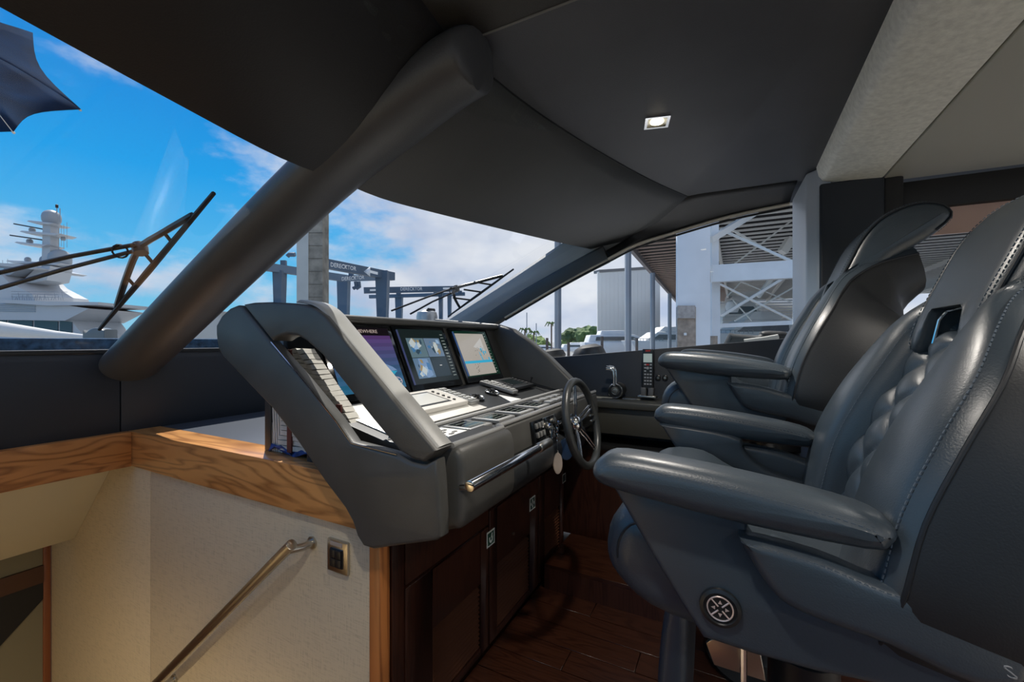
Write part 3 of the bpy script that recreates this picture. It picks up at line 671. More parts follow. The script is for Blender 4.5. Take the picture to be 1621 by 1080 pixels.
G().box(-.068, .068, -.06, .06, 0, .014, f).build('case', M('keypad_white', (.62, .62, .60), .35), kp, bevel=.004)
for i in range(7):
    a, b = [(0, 0), (-.03, .02), (0, .03), (.03, .02), (-.03, -.02), (0, -.03), (.03, -.02)][i]; G().box(a - .009, a + .009, b - .005, b + .005, .014, .0165, f).build('key', M('key_grey', (.12, .12, .12), .4), kp, bevel=.001)
cpn = thing('cup_holder', 'chrome cup holder ring beside the foot of the console arm', 'cup holder', (-.74, .965, .96)); f = st(-.752, .972)
G().tube([fp(f, .036 * math.cos(q * math.pi / 14), .036 * math.sin(q * math.pi / 14), .016) for q in range(28)], .0045, 8, closed=True).build('ring', CHROME, cpn)
G().lathe([(.034, .014), (.034, .001), (0, .001), (0, .003), (.032, .003), (.032, .014)], f, 28).build('cup', STEEL, cpn)
sk = thing('switch_row', 'row of small silver switches at the far end of the console front', 'switches', (-.8, 1.95, .96))
for i in range(4):
    for j in range(2): G().box(-.03, .03, -.018, .018, 0, .016, st(-.83 + j * .06, 1.85 + i * .075)).build('switch', M('switch_silver', (.35, .35, .34), .25, .5), sk, bevel=.004)
dg = G()
# ignition panel in the recess with keys
ig = thing('ignition_panel', 'black ignition panel with key barrels left of the steering wheel', 'panel', (-.68, 1.45, .9))
fi = frame((-.672, 1.575, .905), (0, 1, 0), (-.2, 0, 1))
fi = (fi[0], fi[1], Vector((-1, 0, -.2)).normalized(), fi[3])
G().box(-.12, .11, -.004, .010, -.04, .042, fi).build('plate', GLOSS, ig, bevel=.002)
G().tube([fp(fi, a, -.004, c) for a, c in ((-.02, .04), (.10, .04), (.10, -.035), (-.02, -.035))], .0014, 5, closed=True).build('outline', STEEL, ig)
for i in range(3):
    for j in range(2): G().box(-.105 + i * .028, -.088 + i * .028, -.013, -.004, -.022 + j * .034, -.002 + j * .034, fi).build('rocker', M('rocker_grey', (.25, .25, .24), .3, .3), ig, bevel=.002)
kpos = [(0.0, .01), (.045, -.012), (.085, .015)]
for i, (a, c_) in enumerate(kpos):
    fk = (fp(fi, a, -.004, c_), fi[1], fi[3], -fi[2])
    G().lathe([(0, 0), (.013, 0), (.012, .008), (.008, .010), (0, .010)], fk, 16).build('key_barrel', STEEL, ig)
def keyset(a, c_, n, label, fob, fobmat, dropz, cols):
    t = thing('key_bunch', label, 'keys', fp(fi, a, -.015, c_)); k0 = fp(fi, a, -.014, c_)
    G().slab([Vector(p) for p in [(-.008, 0), (.008, 0), (.009, .014), (0, .020), (-.009, .014)]], -.0015, .0015, .001, (k0, Vector((0, .8, .6)), Vector((0, .6, -.8)), Vector((1, 0, 0)))).build('key', CHROME, t)
    p = k0 + Vector((.040, 0, 0)); 
    for i in range(n):
        q = p + Vector((0, 0, -.012 * i)); ax = (Vector((1, 0, 0)), Vector((0, 1, 0)))[i % 2]
        G().tube([q + Vector((0, 0, -.003)) + UP * (.008 * math.cos(w_ * math.pi / 5)) + ax * (.005 * math.sin(w_ * math.pi / 5)) for w_ in range(10)], .0015, 5, closed=True).build('chain_link', CHROME, t)
    z0 = p + Vector((0, 0, -.012 * n)); 
    G().tube([z0, z0 + Vector((0, 0, -dropz))], .0018, 6).build('cord', cols, t)
    fc = z0 + Vector((0, 0, -dropz - fob[1])); pts = [Vector((fob[0] * math.cos(w_ * math.pi / 12), fob[1] * math.sin(w_ * math.pi / 12))) for w_ in range(24)]
    G().slab(pts, -.005, .005, .003, (fc, Vector((.80, .60, 0)), Vector((-.6, .80, 0)), UP)).build('fob', fobmat, t)
    return t
k1 = keyset(0.0, .01, 5, 'key with steel chain and a long cream oval fob', (.019, .042), M('cork', (.60, .50, .42), .6), .045, CHROME)
k2 = keyset(.092, .005, 4, 'key with white cord and a navy blue oval fob', (.032, .046), M('fob_navy', (.02, .045, .10), .3), .012, M('cord_white', (.6, .6, .65), .6))
rg = random.Random(2)
for i in range(5):
    q = fp(fi, .0 + .012 * i, -.02, -.01); G().slab([Vector(p) for p in [(-.006, 0), (.006, 0), (.005, -.035), (0, -.042), (-.005, -.035)]], -.001, .001, .0006, (q, Vector((rg.uniform(-.5, .5), 1, rg.uniform(-.6, .6))).normalized(), Vector((1, 0, 0)), Vector((0, rg.uniform(-.5, .5), 1)).normalized())).build('key', CHROME, k1)
# ------------------------------------------------------------------ steering wheel
wc = Vector((-.575, 1.745, .905)); wn = Vector((1, -.0, .22)).normalized()
wf = frame(wc, (0, 1, 0), UP - wn * wn.z)
sw = thing('steering_wheel', 'black leather steering wheel with polished double spokes', 'steering wheel', wc)
Rw = .176
rim_pts = [fp(wf, Rw * math.cos(i * math.pi / 24), 0, Rw * math.sin(i * math.pi / 24)) for i in range(48)]
G().tube(rim_pts, .0165, 14, closed=True).build('rim', M('rim_leather', (.035, .038, .038), .33, bump=.2, bscale=300), sw)
for k, a in enumerate((90, 162, 234, 306, 18)):
    for dy in (-.009, .009):
        d = Vector((math.cos(R(a)), math.sin(R(a)))); pe = Vector((-d.y, d.x)) * dy
        G().tube([fp(wf, d.x * .02 + pe.x, .03, d.y * .02 + pe.y), fp(wf, d.x * .08 + pe.x * 1.2, .015, d.y * .08 + pe.y * 1.2), fp(wf, d.x * (Rw - .008) + pe.x, 0, d.y * (Rw - .008) + pe.y)], .0042, 8).build('spoke', CHROME, sw)
hubn = (fp(wf, 0, .035, 0), wf[1], wf[3], wn)
G().lathe([(0, 0), (.034, 0), (.034, .012), (.026, .024), (.012, .03), (0, .031)], hubn, 28).build('hub', CHROME, sw)
G().lathe([(0, 0), (.045, -.0), (.040, -.04), (.03, -.07), (0, -.07)], hubn, 24).build('column', SATIN, sw)
for c_ in (.012, -.012): G().box(Rw - .07, Rw - .02, -.006, .004, c_ - .004, c_ + .004, wf).build('thumb_switch', STEEL, sw, bevel=.001)
# ------------------------------------------------------------------ cabinets under the console
cb = thing('helm_cabinet', 'dark mahogany helm cabinet with two louvred doors', 'cabinet', (-.9, 1.6, 0))
G().box(-1.25, -.905, .94, 2.36, 0, .70).build('carcass', MAHO, cb)
def door(y0, y1, z0, z1, lv):
    d = G(); x0, x1 = -.905, -.885; ly0, ly1, lz0, lz1 = lv
    d.box(x0, x1, y0, ly0, z0, z1).box(x0, x1, ly1, y1, z0, z1).box(x0, x1, ly0, ly1, lz1, z1).box(x0, x1, ly0, ly1, z0, lz0)
    o = d.build('door', MAHO, cb, bevel=.002)
    n = int((lz1 - lz0) / .017)
    for i in range(n):
        z = lz0 + .008 + i * .017
        G().box(ly0, ly1, -.009, .009, -.002, .002, (Vector((-.896, 0, z)), Vector((0, 1, 0)), Vector((.78, 0, -.62)), Vector((.62, 0, .78)))).build('slat', M('slat_wood', (.085, .030, .014), .6, spec=.2), o, bevel=.0008, segs=1)
    return o
d1 = door(1.0, 1.49, .02, .50, (1.13, 1.43, .05, .30)); d2 = door(1.50, 1.98, .02, .56, (1.56, 1.88, .05, .32))
door(1.99, 2.34, .02, .56, (2.06, 2.28, .05, .32))
G().box(-.905, -.885, 1.0, 1.49, .51, .72).build('drawer_front', MAHO, cb, bevel=.003)
G().box(-.905, -.885, 1.50, 2.34, .57, .72).build('drawer_front', MAHO, cb, bevel=.003)
G().box(-.905, -.880, .94, .99, 0, .74).build('stile', MAHO, cb, bevel=.003)
G().lathe([(0, 0), (.006, 0), (.007, .006), (0, .008)], (at(812, 845, X=-.885), Vector((0, 1, 0)), Vector((0, 0, 1)), Vector((1, 0, 0))), 12).build('push_knob', STEEL, cb)
def sticker(px, py, s, label, col, kind):
    c = at(px, py, X=-.8835); f = (c, Vector((0, 1, 0)), Vector((-1, 0, 0)), UP); t = thing('safety_sticker', label, 'sticker', c)
    G().box(-s / 2, s / 2, 0, .0012, -s / 2, s / 2, f).build('border', M('sticker_white', (.62, .66, .62), .5), t)
    G().box(-s * .4, s * .4, -.0006, 0, -s * .4, s * .4, f).build('field', M('sticker_' + kind, col, .5), t)
    WH = M('sticker_white', (.62, .66, .62), .5)
    if kind == 'cross':
        G().box(-s * .1, s * .1, -.0012, -.0006, -s * .32, s * .32, f).box(-s * .32, s * .32, -.0012, -.0006, -s * .1, s * .1, f).build('cross', WH, t)
    if kind == 'hand':
        G().prism([(s * x, s * z) for x, z in [(-.25, .1), (-.2, -.2), (0, -.32), (.2, -.2), (.25, .12), (.12, .0), (.08, -.12), (-.02, -.16), (-.1, -.06), (-.1, .1)]], -.0012, -.0006, f).prism([(s * x, s * z) for x, z in [(0, .05), (.1, .32), (.2, .28), (.08, 0)]], -.0012, -.0006, f).build('emblem', WH, t)
sticker(777, 852, .062, 'green and white square safety sticker with a curved arrow on the cabinet', (.01, .06, .035), 'hand')
sticker(843, 797, .062, 'white bordered sticker with a white cross on the cabinet', (.02, .07, .05), 'cross')
sticker(893, 757, .05, 'dark outlined small sticker at the far end of the cabinet', (.02, .03, .03), 'plain')
# ------------------------------------------------------------------ papers on the dash behind the arm
be = tag(G().box(-1.50, -1.465, .955, 1.09, .858, 1.12).build('book_end', M('bookend', (.035, .035, .033), .5), bevel=.003), 'black upright holder panel on the dash beside the paper stack', 'holder')
ps = thing('reflected_papers', 'reflected cream wavy-edged papers, modelled as a stack in the console arm opening', 'papers', (-1.2, .97, .86))  # solid stack put in for papers reflected in the glossy cheek
rg = random.Random(6)
z = .875
PAP = M('paper', (.60, .58, .52), .8, var=.12, vscale=20)
while z < 1.22:
    h = rg.uniform(.012, .017); x0 = -1.42 + (z - .87) * .2; x1 = min(-1.02, -1.345 + (1.285 - z))
    n = 12; pts = []
    ring = []
    for i in range(n + 1):
        x = x0 + (x1 - x0) * i / n; dy = .003 * math.sin(i * 1.3 + z * 90) + rg.uniform(-.0015, .0015)
        ring.append([Vector((x, .950 + dy, z + .002 * math.sin(i * .9 + z * 40))), Vector((x - h * i / n, .950 + dy, z + h + .002 * math.sin(i * .9 + z * 40))), Vector((x - h * i / n, .992, z + h)), Vector((x, .992, z))])
    G().loft(ring).build('paper_fold', PAP, ps)
    z += h + .002
for x, zt in ((-1.36, 1.22), (-1.12, 1.05)): G().box(x, x + .022, .944, .950, .87, zt).build('maroon_spine', M('maroon', (.14, .035, .03), .5), ps)
mg = thing('magazine_row', 'row of upright white magazines on the dash beside the black holder', 'magazines', (-1.44, 1.0, .86))
for i in range(7):
    G().box(-1.452 + i * .013, -1.443 + i * .013, .96, 1.05, .86, 1.07 + .01 * (i % 3), (Vector((0, 0, 0)), Vector((1, 0, 0)), Vector((0, 1, 0)), Vector((-.05, 0, 1)).normalized())).build('magazine', PAP, mg)
cl = G(); rings = []
for i in range(9):
    a = i / 8; rings.append([Vector((-1.46 + a * .26, .945 + .05 * j / 5, .862 + .018 * abs(math.sin(3.1 * a * 2 + j)) + .01 * math.sin(j * 2.0 + i))) for j in range(6)])
tag(cl.loft(rings, closed=False).build('blue_cloth', M('blue_cloth', (.03, .07, .25), .6, var=.5, vscale=30), solid=.003), 'crumpled blue and white cloth on the dash under the console arm', 'cloth')
# ------------------------------------------------------------------ side ledge: throttle, handset, sockets
th = thing('throttle_lever', 'chrome twin throttle lever with round black hub on the side ledge', 'throttle', at(975, 630, Y=2.52))
c = at(974, 619, Y=2.50); f = (c, Vector((1, 0, 0)), Vector((0, 0, 1)), Vector((0, -1, 0)))
G().lathe([(0, -.10), (.042, -.10), (.044, -.02), (.044, 0), (0, 0)], f, 28).build('hub', SATIN, th)
for r_ in (.040, .022): G().tube([fp(f, r_ * math.cos(i * math.pi / 14), r_ * math.sin(i * math.pi / 14), .002) for i in range(28)], .0038, 6, closed=True).build('ring', CHROME, th)
G().lathe([(0, 0), (.018, 0), (.016, .006), (0, .007)], f, 20).build('cap', STEEL, th)
for yy in (0, .055):
    l0 = c + Vector((-.004, yy - .01, .03))
    G().tube([l0, l0 + Vector((.0, 0, .05)), l0 + Vector((-.004, 0, .085)), l0 + Vector((-.02, 0, .102)), l0 + Vector((-.045, 0, .104))], [.009, .0075, .008, .011, .012], 10).build('lever', CHROME, th)
ph = thing('radio_handset', 'black radio telephone handset with grey display and red keys', 'handset', at(1027, 627, Y=2.55))
c = at(1026, 600, Y=2.56); f = frame(c, (1, 0, 0), (0, .05, 1)); 
hs = [(-.032, .165), (-.028, .172), (.028, .172), (.032, .165), (.034, .09), (.030, .0), (.033, -.055), (.028, -.062), (-.028, -.062), (-.033, -.055), (-.030, .0), (-.034, .09)]
G().slab([Vector(p) for p in hs], -.018, .018, .006, f).build('body', SATIN, ph)
G().box(-.024, .024, -.020, -.018, .095, .145, f).build('display', M('lcd', (.30, .35, .33), .2, emit=(.25, .30, .28), estr=.6), ph)
G().box(-.013, .013, -.0195, -.018, .157, .166, f).build('red_badge', M('red', (.5, .03, .02), .4), ph)
G().lathe([(0, 0), (.008, 0), (.007, .003), (0, .003)], (fp(f, 0, -.018, .062), f[1], f[3], -f[2]), 12).build('key', M('key_pale', (.4, .4, .4), .4), ph)
G().box(-.008, .008, -.0205, -.018, .078, .086, f).build('key', M('red', (.5, .03, .02), .4), ph)
for j in range(7):
    for i in range(3):
        if j < 3 and i == 1: continue
        G().box(-.019 + i * .0155, -.0085 + i * .0155, -.0205, -.018, .078 - j * .0185, .086 - j * .0185, f).build('key', M('key_pale', (.4, .4, .4), .4), ph)
for s_ in (-1, 1): G().slab([Vector(p) for p in [(s_ * .006, -.095), (s_ * .006, -.05), (s_ * .036, -.05), (s_ * .034, -.095)]][::s_], -.032, .02, .004, f).build('cradle', M('cradle_grey', (.10, .10, .10), .35), ph)
G().box(-.05, .05, -.045, .03, -.105, -.095, f).build('base', STEEL, ph, bevel=.002)
for i, (px_, lab) in enumerate(((1042, 'round black socket on the side wall next to the handset'), (1053, 'round black socket on the side wall nearer the chair'))):
    c = at(px_, 598, Y=2.648); f = (c, Vector((1, 0, 0)), UP, Vector((0, -1, 0))); so_ = thing('wall_socket', lab, 'socket', c)
    G().lathe([(0, 0), (.016, 0), (.016, .008), (.011, .010), (0, .006)], f, 16).build('bezel', SATIN, so_)
    G().lathe([(0, .006), (.008, .006), (.007, .012), (0, .012)], f, 12).build('plug', STEEL, so_)
tag(G().lathe([(0, 0), (.004, 0), (.008, .004), (.008, .010), (0, .012)], (at(997, 627, Z=.912), Vector((1, 0, 0)), Vector((0, 1, 0)), UP), 12).build('ledge_button', STEEL), 'tiny steel button on the side ledge between throttle and handset', 'button')
tag(G().box(-.04, .04, -.01, .01, 0, .003, (at(997, 631.5, Z=.913), Vector((1, 0, 0)), Vector((0, 1, 0)), UP)).build('steel_label', CHROME), 'small bright metal label on the ledge edge', 'label')
tag(G().slab([Vector(p) for p in [(-.16, 0), (.14, 0), (.15, .012), (-.15, .014)]], -.06, .06, .005, (at(1045, 694, Z=.663), Vector((1, 0, 0)), Vector((0, 1, 0)), UP)).build('dark_tablet', GLOSS), 'glossy black tablet lying on the shelf under the ledge', 'tablet')
# ------------------------------------------------------------------ helm chairs
def helm_chair(cy, lift, label, dx=0.0):
    t = thing('helm_chair', label, 'chair', (.15 + dx, cy, 0))
    F = (Vector((dx, cy, lift)), Vector((1, 0, 0)), Vector((0, 1, 0)), Vector((0, 0, 1)))
    V = lambda pts: [Vector(p) for p in pts]
    # pedestal
    G().lathe([(0, 0), (.20, 0), (.20, .012), (.07, .03), (.062, .05), (.062, .62 + lift), (.045, .63 + lift), (.045, .76 + lift), (0, .76 + lift)], (Vector((.12 + dx, cy, 0)), Vector((1, 0, 0)), Vector((0, 1, 0)), UP), 32).build('pedestal', SATIN, t)
    G().box(-.02, .28, -.16, .16, .735, .775, F).build('mount', SATIN, t, bevel=.005)
    # front apron
    ap_ = smoothpoly([(-.135, .30), (-.15, .34), (-.148, .55), (-.13, .715), (-.105, .735), (-.085, .72), (-.09, .50), (-.10, .32), (-.115, .295)], 2)
    ao = G().slab(ap_, -.13, .15, .02, F).build('leg_apron', NAVY, t, sub=1)
    dg = G(); dashes(dg, [fp(F, x - .001, -.128, z) for x, z in ((-.132, .33), (-.131, .55), (-.115, .71))], .006, .003, .0007); dg.build('stitching', STITCH, t)
    # footplate lever
    G().slab(V([(-.04, .60), (-.055, .64), (-.03, .665), (.04, .66), (.05, .60)]), -.10, -.092, .003, F).build('side_lever', STEEL, t)
    G().tube([fp(F, .012, -.14, .50), fp(F, .012, -.14, .74)], .006, 8).build('lever_rod', CHROME, t)
    # seat cushion
    cu = smoothpoly([(-.222, .85), (-.212, .91), (-.168, .952), (-.08, .955), (.0, .915), (.12, .885), (.25, .875), (.26, .80), (.06, .765), (-.04, .752), (-.14, .765), (-.20, .805)], 3)
    G().slab(cu, -.27, .27, .055, F, m=4).build('seat_cushion', NAVY, t)
    sm = G()
    top = [p for p in cu if True]
    for s_ in (-1, 1):
        pts = [fp(F, p.x, s_ * .262, p.y) for p in inset(cu, .030)][:22]
        sm.tube(pts, .003, 6)
    sm.build('piping', PIPE, t)
    # quilted seat top
    def quilt(nx, ny, fn, name, cellx, celly, amp):
        g = G(); rings = []
        for i in range(nx + 1):
            row = []
            for j in range(ny + 1):
                u, v_ = i / nx, j / ny; p, n_ = fn(u, v_)
                A = u * cellx + v_ * celly; B = u * cellx - v_ * celly
                h = min(abs(math.sin(math.pi * A)), 1) * min(abs(math.sin(math.pi * B)), 1)
                h = h ** .45
                row.append(p + n_ * (amp * h))
            rings.append(row)
        g.loft(rings, closed=False).build(name, NAVY, t)
        st_ = G()
        return g
    def seatfn(u, v_):
        x = -.02 + .26 * u; z = .914 - .05 * min(1, u * 1.6) + .0; return fp(F, x, (v_ - .5) * .40, z), UP
    quilt(56, 72, seatfn, 'quilted_seat', 2.5, 3.5, .012)
    # side panels, hip wings and arms
    for s_ in (-1, 1):
        ys = (-.31, -.262) if s_ < 0 else (.262, .31)
        pan = smoothpoly([(-.195, 1.0), (-.19, .995), (-.12, .885), (-.055, .79), (-.03, .778), (.10, .777), (.28, .80), (.40, .84), (.40, .90), (.20, .885), (.10, .90), (.045, .925), (.015, .96), (.012, .985), (-.05, 1.0), (-.19, 1.01)], 2)
        G().slab(pan, ys[0], ys[1], .012, F).build('side_panel', NAVYD if False else NAVY, t)
        wy = (-.345, -.295) if s_ < 0 else (.295, .345)
        wing = smoothpoly([(.006, .955), (.012, .963), (.10, .955), (.17, .936), (.24, .93), (.30, .93), (.30, .86), (.25, .838), (.175, .858), (.105, .868), (.06, .880), (.035, .905)], 3)
        G().slab(wing, wy[0], wy[1], .016, F).build('hip_wing', NAVY, t)
        ay = (-.355, -.262) if s_ < 0 else (.262, .355)
        arm = smoothpoly([(-.218, 1.032), (-.205, 1.052), (-.17, 1.062), (-.05, 1.055), (.06, 1.042), (.15, 1.026), (.182, 1.008), (.178, .988), (.15, .976), (0, .982), (-.10, .992), (-.185, 1.003), (-.212, 1.014)], 3)
        G().slab(arm, ay[0], ay[1], .028, F, m=5).build('armrest', NAVY, t)
        dg = G(); yy = ay[0] + .0035 if s_ < 0 else ay[0] + .0035
        for dd, yo_ in ((.012, .0062), (.016, .0036)):
            tt = inset(arm, dd)[2:18]
            dashes(dg, [fp(F, p.x, ay[0] + yo_, p.y) for p in tt], .005, .003, .0009)
            dashes(dg, [fp(F, p.x, ay[1] - yo_, p.y) for p in tt], .005, .003, .0009)
        dg.build('stitching', STITCH, t)
        dg = G(); dashes(dg, [fp(F, p.x, (wy[0] + .0028) if s_ < 0 else (wy[1] - .0028), p.y) for p in inset(wing, .008)[2:14]], .005, .003, .0008); dg.build('stitching', STITCH, t)
    # round height control on the near side panel
    q = fp(F, (at(1140, 930, Y=.735).x), -.312, .838); bf = (q, Vector((1, 0, 0)), UP, Vector((0, -1, 0)))
    bz = G().lathe([(0, 0), (.030, 0), (.029, .004), (.024, .006), (.022, .003), (0, .003)], bf, 32).build('control_bezel', SATIN, t)
    EMB = M('emblem_silver', (.75, .62, .58), .35, .5)
    g = G().tube([fp(bf, .018 * math.cos(i * math.pi / 14), .018 * math.sin(i * math.pi / 14), .0045) for i in range(28)], .0012, 5, closed=True)
    for a in (45, 135, 225, 315): g.tube([fp(bf, .004 * math.cos(R(a)), .004 * math.sin(R(a)), .0045), fp(bf, .017 * math.cos(R(a)), .017 * math.sin(R(a)), .0045)], .0012, 5)
    for a in (0, 90, 180, 270): 
        c_, s__ = math.cos(R(a)), math.sin(R(a)); g.add([fp(bf, .013 * c_, .013 * s__, .0045), fp(bf, .007 * c_ - .003 * s__, .007 * s__ + .003 * c_, .0045), fp(bf, .007 * c_ + .003 * s__, .007 * s__ - .003 * c_, .0045)], [(0, 1, 2)])
    g.build('control_symbol', EMB, bz)
    # backrest: sections along a leaning, curling path
    path = smoothpoly([(.140, .835), (.155, .92), (.180, 1.03), (.222, 1.13), (.265, 1.21), (.305, 1.28), (.35, 1.33), (.43, 1.38), (.54, 1.41)], 4, False)
    W = smoothpoly([(.300, .20), (.342, .27), (.338, .30), (.325, .33), (.300, .34), (.250, .32), (.195, .26), (.150, .18), (.11, .11)], 4, False)
    K = len(path); secs = []
    for i, p in enumerate(path):
        T = (path[min(i + 1, K - 1)] - path[max(i - 1, 0)]).normalized(); Nn = Vector((-T.y, T.x)); wd, dp = W[i]
        inn = min(.125, wd * .5); dv = -.06 if wd > .2 else -.06 * max(0, (wd - .10) / .10)
        def P(y, d, p=p, Nn=Nn): return Vector((p.x + Nn.x * d, p.y + Nn.y * d)), y
        cs = [(inn, dv), (inn + .004, dv + .02), (inn + .02, -.012), (inn + .045, -.001), ((inn + wd) / 2 + .02, .0), (wd - .03, -.004), (wd - .012, -.012), (wd, -.03)]
        kd = min(1, dp / .2); rear = [(wd + .006 * kd, -.03 - .02 * kd), (wd + .008 * kd, -dp * .5 - .03), (wd - .012 * kd, -dp * .8 - .03), (wd - .06 * kd, -dp - .03), (wd * .5, -dp - .03 - .015 * kd), (0, -dp - .03 - .025 * kd)]
        secs.append((P, cs, rear, inn, dv, wd, Nn, T))
    def pt(sec, y, d):
        (q, yy) = sec[0](y, d); return fp(F, q.x, yy, q.y)
    for s_ in (-1, 1):
        G().loft([[pt(sec, s_ * y, d) for y, d in sec[1]] for sec in secs], closed=False).build('bolster', NAVY, t, angle=60)
        rim = [pt(sec, s_ * sec[5], -.03) for sec in secs]
        G().tube(rim, .0032, 8).build('piping', PIPE, t)
        dg = G(); dashes(dg, [pt(sec, s_ * (sec[5] - .013), -.0095) for sec in secs], .0055, .003, .0009)
        dashes(dg, [pt(sec, s_ * (sec[3] + .012), -.016 if sec[5] > .2 else -.005) for sec in secs], .0055, .003, .0007); dg.build('stitching', STITCH, t)
    G().loft([[pt(sec, -sec[5], -.03)] + [pt(sec, -y, d) for y, d in sec[2]] + [pt(sec, y, d) for y, d in sec[2][::-1][1:]] + [pt(sec, sec[5], -.03)] for sec in secs], closed=False).build('back_shell', NAVYD, t, angle=60)
    last = secs[-1]
    first = secs[0]
    G().add([pt(first, -first[5], -.03)] + [pt(first, -y, d) for y, d in first[2]] + [pt(first, y, d) for y, d in first[2][::-1][1:]] + [pt(first, first[5], -.03)], [tuple(range(13))]).build('shell_base', NAVYD, t)
    def bfn(u, v_):
        x = u * (K * .76); i = min(int(x), K - 2); fr_ = x - i; a, b = secs[i], secs[i + 1]
        pa = pt(a, (v_ - .5) * 2 * (a[3] + .006), a[4]); pb = pt(b, (v_ - .5) * 2 * (b[3] + .006), b[4]); n_ = Vector((a[6].x, 0, a[6].y)); return pa.lerp(pb, fr_), n_
    quilt(120, 44, bfn, 'quilted_back', 5.0, 2.0, .016)
    # headrest
    hp = smoothpoly([(.320, 1.235), (.330, 1.29), (.362, 1.37), (.400, 1.45), (.455, 1.51), (.535, 1.54), (.60, 1.525), (.62, 1.48), (.56, 1.42), (.48, 1.37), (.43, 1.31), (.38, 1.24), (.345, 1.222)], 3)
    def ring_at(y, ins, cut):
        rr = []
        for p in inset(hp, ins):
            z = p.y
            if cut > 0 and z < 1.315: z = 1.235 + (z - 1.235) * (1 - cut) + cut * (.078) if z < 1.315 else z
            x = p.x
            if cut > 0 and p.y < 1.315:
                k_ = (1.315 - p.y) / .09; x = x + cut * .02 * k_; z = max(p.y, p.y * (1 - cut) + 1.312 * cut)
            rr.append(fp(F, x, y, z))
        return rr
    hw = .150; rs = []
    for y, ins, cut in ((-hw, .035, 0), (-hw + .004, .018, 0), (-hw + .014, .006, 0), (-hw + .032, 0, 0), (-.10, 0, 0), (-.082, 0, .25), (-.072, 0, .85), (-.06, 0, 1), (0, 0, 1), (.06, 0, 1), (.072, 0, .85), (.082, 0, .25), (.10, 0, 0), (hw - .032, 0, 0), (hw - .014, .006, 0), (hw - .004, .018, 0), (hw, .035, 0)):
        rs.append(ring_at(y, ins, cut))
    G().loft(rs).build('headrest', NAVY, t, angle=70)
    U = [fp(F, .338, -.066, 1.245), fp(F, .347, -.066, 1.29), fp(F, .354, -.055, 1.306), fp(F, .356, 0, 1.309), fp(F, .354, .055, 1.306), fp(F, .347, .066, 1.29), fp(F, .338, .066, 1.245)]
    G().tube(U, .0025, 6).build('headrest_trim', CHROME, t)
    G().box(.40, .42, -.07, .07, 1.22, 1.33, F).build('headrest_mount', GLOSS, t)
    for s_ in (-1, 1):
        rim = [fp(F, p.x, s_ * (hw - .010), p.y) for p in inset(hp, .006)][:24]
        G().tube(rim, .0028, 6).build('piping', PIPE, t)
        dg = G(); dashes(dg, [fp(F, p.x, s_ * (hw - .026), p.y) for p in inset(hp, -.001)][:24], .005, .003, .0008); dg.build('stitching', STITCH, t)
    if lift == 0: text('S', (at(1600, 1066, Y=.705), Vector((1, 0, 0)), Vector((0, 1, 0)), Vector((-.4, 0, 1)).normalized()), .022, M('mark_grey', (.3, .3, .3), .5), t, name='white_mark')
    return t
helm_chair(1.05, 0, 'nearest navy leather helm chair with quilted back and headrest', 0)
helm_chair(1.93, .15, 'farther navy leather helm chair, raised higher, beside the dark bulkhead', -.03)
# ------------------------------------------------------------------ outside: wipers, parasol, foredeck
FR = lambda o: (Vector(o), RV, FV, UP)
def W(px, py, t): return at(px, py, t=t)
gw = struct(G().box(-900, 900, -300, 1500, -4.6, -4.2).build('ground', M('dock_grey', (.22, .23, .24), .8, var=.15, vscale=.05)), 'pale dock and water beyond the boats', 'ground')
def offw(px, py, h=.05): return wpl(px, py) + nrm * h
WB = M('wiper_black', (.012, .013, .014), .4)
def wiper(arm1, arm2, joint, blade, label):
    t = thing('windscreen_wiper', label, 'wiper', offw(*blade[1]))
    for i, a in enumerate((arm1, arm2)):
        G().tube([offw(*q, .07) for q in a], .011 if i == 0 else .009, 8, ry=.006).build('arm', WB, t)
    b0, b1 = offw(*blade[0], .035), offw(*blade[1], .035)
    G().tube([b0, b0.lerp(b1, .5), b1], [.006, .010, .006], 6).build('blade', BLACKR, t)
    c = offw(*joint, .075)
    dv = c - b0.lerp(b1, .45); G().tube(smoothpoly([b0.lerp(b1, .14) + nrm * .008, b0.lerp(b1, .30) + dv * .6, c, b0.lerp(b1, .60) + dv * .7, b0.lerp(b1, .80) + nrm * .008], 4, False), .010, 6).build('bow', WB, t)
    for q in (.30, .45, .62): G().tube([b0.lerp(b1, q) + dv * .7, b0.lerp(b1, q)], .006, 6).build('link', WB, t)
    G().lathe([(0, -.02), (.020, -.02), (.022, .0), (.018, .015), (0, .018)], frame(c, (1, 0, .457), nrm), 14).build('pivot', WB, t)
    G().tube([c + Vector((.0, -.05, -.02)) + Vector((0, .02 * math.cos(i * .5), .02 * math.sin(i * .5))) for i in range(13)], .003, 5).build('hose', BLACKR, t)
    return t
wiper([(-60, 481), (120, 438), (222, 418)], [(-60, 508), (110, 457), (226, 426)], (229, 425), [(343, 322), (160, 535)], 'black twin-arm wiper parked across the port windscreen')
wiper([(625, 508), (680, 487), (728, 470)], [(655, 512), (690, 493), (728, 476)], (728, 473), [(816, 434), (712, 508)], 'black twin-arm wiper seen above the console hood')
mo = thing('wiper_motor_cap', 'rounded chrome capped housing above the console hood', 'housing', at(676, 498, X=-2.5))
c = at(676, 502, X=-2.60); c.z = 1.262; G().lathe([(0, 0), (.10, 0), (.10, .22), (.09, .26), (.05, .285), (0, .29)], (c, Vector((1, 0, 0)), Vector((0, 1, 0)), UP), 24).build('cap', M('cap_white', (.42, .42, .41), .25, .4), mo); c = c + UP * .235
G().tube([c + Vector((.03, -.07, .005)), c + Vector((.05, -.04, .05)), c + Vector((.05, .04, .05)), c + Vector((.03, .07, .005))], .014, 8).build('black_band', BLACKR, mo)
